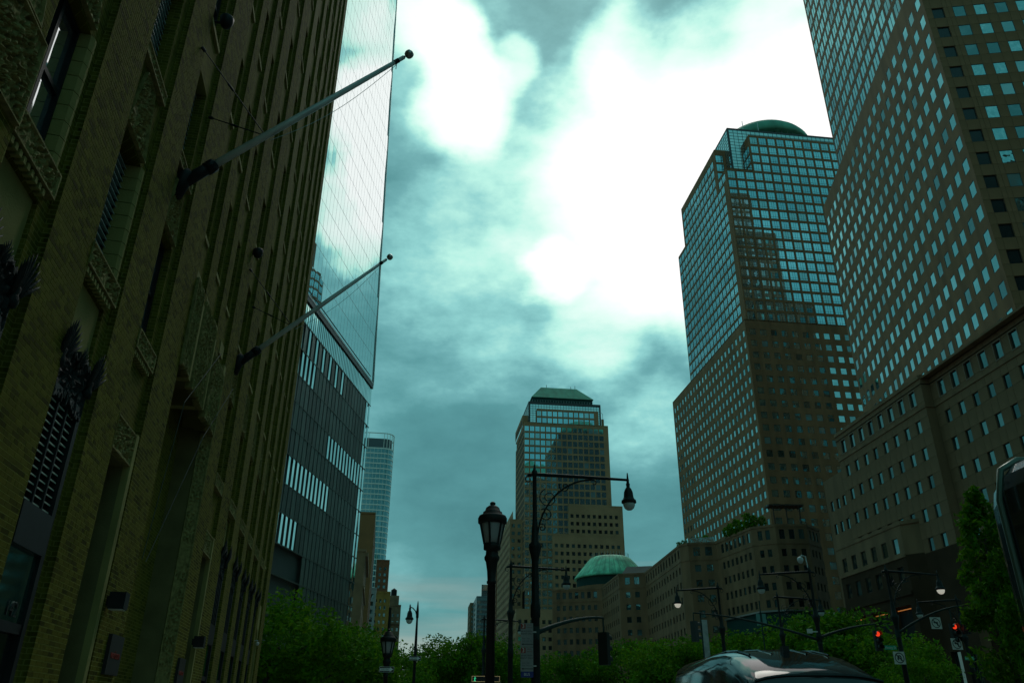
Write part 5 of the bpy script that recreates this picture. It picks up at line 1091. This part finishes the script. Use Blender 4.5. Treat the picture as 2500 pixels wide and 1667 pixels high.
def parking_sign():
    r = 26.6; p = at_range(1271, 1519, r); t = thing('parking_sign', 'tall white parking sign with red number panels on the nearest tall lamp', 'sign', (p.x + .2, p.y, p.z), 0); w = .40
    z = 0
    for k in range(2):
        h = .72; c = -z - h / 2; MB().box(-w / 2, w / 2, -.012, .012, -z - h, -z - .012).build('panel', SIGN_W, t)
        MB().box(-w / 2 + .01, -w / 2 + .16, -.016, -.0121, -z - .185, -z - .03).build('number_panel', SRED, t); put('lettering', text_mesh('3', .18, WHITE, .001), t, (-w / 2 + .085, -.019, -z - .108), rot=(math.pi / 2, 0, 0))
        for q, (tx, sz, zz_) in enumerate((('HOUR', .05, .07), ('PARKING', .04, .14))): put('lettering', text_mesh(tx, sz, SRED, .001), t, (.075, -.0135, -z - zz_), rot=(math.pi / 2, 0, 0))
        for q, (tx, zz_) in enumerate((('BUSES WITH', .26), ('PERMIT ONLY', .335))): put('lettering', text_mesh(tx, .062, BLACK, .001), t, (0, -.0135, -z - zz_), rot=(math.pi / 2, 0, 0))
        put('lettering', text_mesh('8AM - 7PM', .05, mat('sign_grey', (.1, .1, .12), .5), .001), t, (-.03, -.0135, -z - .48), rot=(math.pi / 2, 0, 0))
        put('lettering', text_mesh('MON THRU FRI', .045, MATS['sign_grey'], .001), t, (0, -.0135, -z - .55), rot=(math.pi / 2, 0, 0))
        MB().box(-.12, .19, -.016, -.0121, -z - .652, -z - .634).add([(-.17, -.016, -z - .643), (-.11, -.016, -z - .672), (-.11, -.016, -z - .614)], ((0, 1, 2),)).build('arrow', BLACK, t)
        z += h
    MB().box(-w / 2 + .01, w / 2, -.012, .012, -z - .17, -z).build('panel', SBLUE, t); put('lettering', text_mesh('BUS', .11, WHITE, .001), t, (0, -.0135, -z - .085), rot=(math.pi / 2, 0, 0))
    MB().box(w / 2, w / 2 + .1, -.02, .02, -.3, -.26).box(w / 2, w / 2 + .1, -.02, .02, -1.3, -1.26).build('bracket', STEEL, t)
parking_sign()
def led_board():
    r = 38; p = at_range(1186, 1654, r); t = thing('message_board', 'dark LED board with dotted amber border and small green walking figure', 'sign', (p.x, p.y, 0), .05); z = p.z - .04; w = 1.28
    MB().box(-w / 2, w / 2, -.06, .06, z - .13, z + .13).build('board', BLACK, t); d = MB()
    for k in range(34):
        x = -w / 2 + .03 + k * (w - .06) / 33
        for zz_ in (z - .11, z + .11): d.box(x - .009, x + .009, -.066, -.061, zz_ - .009, zz_ + .009)
    for k in range(6):
        for x in (-w / 2 + .03, w / 2 - .03): d.box(x - .009, x + .009, -.066, -.061, z - .09 + k * .034, z - .075 + k * .034)
    stuff(d.build('led_dots', mat('amber_led', (.4, .3, .1), .4, emit=(.9, .75, .35), estr=.35), t))
    f = MB(); x = -w / 2 + .16; f.lathe([(.001, z + .06), (.022, z + .08), (.001, z + .1)], 8, (x, -.07)); f.tube([(x, -.07, z + .06), (x - .01, -.07, z - .02), (x + .03, -.07, z - .1)], .014, 5); f.tube([(x - .01, -.07, z - .02), (x - .04, -.07, z - .1)], .014, 5); f.tube([(x - .04, -.07, z + .0), (x, -.07, z + .05), (x + .045, -.07, z + .0)], .012, 5); f.build('walking_figure', mat('green_led', (.05, .5, .2), .4, emit=(.05, .8, .35), estr=.6), t)
    MB().box(-w / 2 - .05, w / 2 + .05, -.05, .05, z - 1.2, z - .2).build('poster_panel', mat('poster', (.05, .12, .2), .4, var=.8, scale=3, col2=(.25, .2, .06)), t)
    for x in (-w / 2, w / 2): MB().tube([(x, 0, 0), (x, 0, z - .1)], .04, 6).build('leg', STEEL, t)
led_board()
def banner():
    p = at_range(1722, 1512, 62); t = thing('banner_pole', 'pole with long pale vertical banner among the far trees', 'banner', (p.x, p.y, 0), .2); z = p.z
    MB().tube([(-.35, 0, 0), (-.35, 0, z + .5)], .05, 8).build('pole', POLE_G, t); MB().box(-.3, .12, -.01, .01, z - 2.8, z).build('banner', mat('banner_cloth', (.45, .44, .42), .8, var=.25, scale=2), t); MB().tube([(-.35, 0, z + .03), (.3, 0, z + .25)], .02, 5).build('bracket', POLE_G, t)
    p = at_range(1857, 1497, 70); t = thing('banner_pole', 'dark pole with a short hanging pale banner before the undercroft', 'banner', (p.x, p.y, 0), .3); z = p.z
    MB().tube([(0, 0, 0), (0, 0, z + 1)], .05, 8).build('pole', POLE_G, t); MB().box(-.45, -.1, -.01, .01, z - .9, z).box(.1, .45, -.01, .01, z - .9, z).build('banner', mat('banner_teal', (.12, .28, .26), .7, var=.2, scale=2), t)
    p = at_range(1977, 1540, 47); t = thing('sensor_box', 'small pale detector box on an arm left of the camera lamp', 'sensor', p, .2); MB().box(-.12, .12, -.08, .08, -.1, .12).build('housing', WHITE, t); MB().tube([(.1, 0, -.02), (.45, 0, -.02)], .03, 6).build('arm', WHITE, t)
banner()

# ================================================================== vehicles
PAINT = mat('black_car_paint', (.004, .007, .009), .06, spec=.22)
CARGLASS = mat('car_glass', (.006, .012, .012), .05, spec=.5, ior=1.5)
def van():
    t = thing('van', 'glossy black van whose roof and windscreen fill the bottom edge', 'van', (3.46, 7.9, -.12), rad(-2.2))
    def sec(y, w, zb, zs, wt, zt, crown=.05):
        half = [(w * .96, zb), (w, zb + .25), (w, zs), (wt + (w - wt) * .42, zs + (zt - zs) * .5), (wt + .02, zt - .26), (wt - .03, zt - .13), (wt - .16, zt - .045), (wt * .5, zt - .008), (0, zt + crown * .3)]
        return [(-x, y, z) for x, z in half] + [(x, y, z) for x, z in half[::-1][1:]]
    st = [(0, .80, .45, .62, .72, .86), (.10, .92, .38, .72, .84, 1.02), (.45, .98, .34, .92, .90, 1.20), (.95, 1.0, .33, 1.02, .92, 1.38), (1.45, 1.0, .33, 1.12, .86, 1.72), (1.90, 1.0, .33, 1.15, .82, 2.16), (2.05, 1.0, .33, 1.15, .81, 2.24), (2.4, 1.0, .33, 1.15, .80, 2.35), (2.9, 1.0, .33, 1.15, .80, 2.47), (3.5, 1.0, .33, 1.15, .81, 2.56), (4.2, 1.0, .33, 1.15, .82, 2.60), (6.9, 1.0, .33, 1.15, .82, 2.61), (7.5, .99, .33, 1.15, .80, 2.56), (7.65, .95, .36, 1.1, .76, 2.42)]
    b = MB(); b.loft([sec(*q) for q in st]); b.build('body', PAINT, t, smooth=True)
    def on_glass(y0, y1, x0, x1): pass
    def top_pt(y, fx, off=.014):
        for a, c in zip(st, st[1:]):
            if a[0] <= y <= c[0]:
                k = (y - a[0]) / (c[0] - a[0]); w, wt, zt = [a[i] + (c[i] - a[i]) * k for i in (1, 4, 5)]
                x = fx * (wt - .1); ax = abs(fx); z = zt - (.0 + .01 * ax ** 2 + .055 * ax ** 4) + .012; return (x, y - off * .7, z + off)
    w = MB(); rows = [[top_pt(1.02 + k * .105, f) for f in np.linspace(-1, 1, 13)] for k in range(9)]; w.loft(rows, closed=False, cap=False); w.build('windscreen', CARGLASS, t, smooth=True)
    ed = MB().tube([top_pt(1.885, f, .02) for f in np.linspace(-1, 1, 13)], .02, 6); ed.build('windscreen_seal', BLACK, t)
    for s in (-1, 1):
        for y0, y1, nm in ((1.75, 2.75, 'side_window'), (2.95, 4.2, 'side_window'), (4.35, 6.9, 'side_window')):
            m = MB(); z0, z1 = 1.22, 2.02
            def sx(y, z): 
                for a, c in zip(st, st[1:]):
                    if a[0] <= y <= c[0]:
                        k = (y - a[0]) / (c[0] - a[0]); w_, zs, wt, zt = [a[i] + (c[i] - a[i]) * k for i in (1, 3, 4, 5)]; zm = zs + (zt - zs) * .5; xm = wt + (w_ - wt) * .42
                        return (w_ + (xm - w_) * (z - zs) / (zm - zs) if z < zm else xm + (wt + .02 - xm) * (z - zm) / (zt - .26 - zm)) + .008
            ys = np.linspace(y0, y1, 6); zs_ = np.linspace(z0, z1, 5)
            def lim(y, z): return z if y > 2.3 else min(z, 1.22 + (y - 1.5) * 1.0)
            m.loft([[(s * sx(y, lim(y, z)), y, lim(y, z)) for y in ys] for z in zs_], closed=False, cap=False); m.build(nm, CARGLASS, t, smooth=True)
        for xx in (.22, .5): MB().tube([(s * xx, 2.9, 2.478 - xx * .03), (s * xx, 3.5, 2.566 - xx * .03), (s * xx, 4.2, 2.608 - xx * .03), (s * xx, 6.8, 2.618 - xx * .03)], .014, 6).build('roof_rib', PAINT, t)
        m = MB().lathe([(.001, -.09), (.08, -.07), (.11, 0), (.08, .08), (.001, .1)], 10, (s * 1.16, 1.55)); m.build('mirror', PAINT, t, (0, 0, 1.28)); 
        MB().box(s * .55 - .17, s * .55 + .17, .0, .08, .74, .92).build('headlight', LENS, t)
        for y in (1.15, 5.9):
            wb = MB(); wb.loft([[(s * x, y + r_ * math.cos(a), .36 + r_ * math.sin(a)) for a in np.linspace(0, 2 * math.pi, 21)[:-1]] for r_, x in ((.2, 1.01), (.34, 1.01), (.36, .97), (.36, .8), (.2, .79))]); wo = wb.build('wheel', BLACK, t); MB().loft([[(s * x, y + r_ * math.cos(a), .36 + r_ * math.sin(a)) for a in np.linspace(0, 2 * math.pi, 17)[:-1]] for r_, x in ((.2, .99), (.05, 1.015))]).build('hub', STEEL, wo)
    MB().box(-.04, .04, 3.0, 3.14, 2.5, 2.58).build('antenna_base', BLACK, t); MB().box(-.92, .92, -.06, .1, .4, .62).build('bumper', BLACK, t); MB().box(-.5, .5, -.02, .1, .66, .8).build('grille', BLACK, t)
van()
def bus():
    t = thing('bus', 'dark coach at the right edge, only its tall rear corner showing', 'bus', (5.55, 1.0, -.12), rad(1.5))
    def ring(y, w, z0, z1, r):
        pts = [(-w, y, z0), (-w, y, z1 - r)] + [(-w + r - r * math.cos(a), y, z1 - r + r * math.sin(a)) for a in (rad(30), rad(60))] + [(-w + r, y, z1), (w - r, y, z1)] + [(w - r + r * math.sin(a), y, z1 - r + r * math.cos(a)) for a in (rad(30), rad(60))] + [(w, y, z1 - r), (w, y, z0)]
        return pts
    MB().loft([ring(-6.2, 1.1, .4, 3.5, .3), ring(-6.0, 1.25, .35, 3.72, .25), ring(5.55, 1.25, .35, 3.72, .25), ring(5.80, 1.22, .4, 3.66, .3), ring(5.93, 1.15, .5, 3.5, .4)]).build('body', mat('bus_paint', (.008, .011, .02), .15, coat=1), t)
    for s in (-1, 1):
        for k in range(6): MB().box(s * 1.252 - .004, s * 1.252 + .004, -5.4 + k * 1.8, -3.75 + k * 1.8, 1.7, 3.1).build('side_window', CARGLASS, t)
        for y in (-3.6, 3.6): MB().loft([[(s * x, y + r_ * math.cos(a), .5 + r_ * math.sin(a)) for a in np.linspace(0, 2 * math.pi, 21)[:-1]] for r_, x in ((.25, 1.26), (.47, 1.26), (.5, 1.2), (.5, .95))]).build('wheel', BLACK, t)
    MB().box(-1.0, 1.0, 5.93, 5.96, 1.7, 3.2).build('rear_window', CARGLASS, t)
    e = MB(); e.tube([(-1.262, 5.62, .6), (-1.268, 5.62, 2.2), (-1.262, 5.62, 3.4), (-1.2, 5.6, 3.66), (-1.05, 5.58, 3.745), (-.6, 5.58, 3.75)], .03, 8); e.build('edge_trim', mat('trim_grey_green', (.10, .14, .11), .3, metal=.3), t, smooth=True)
bus()
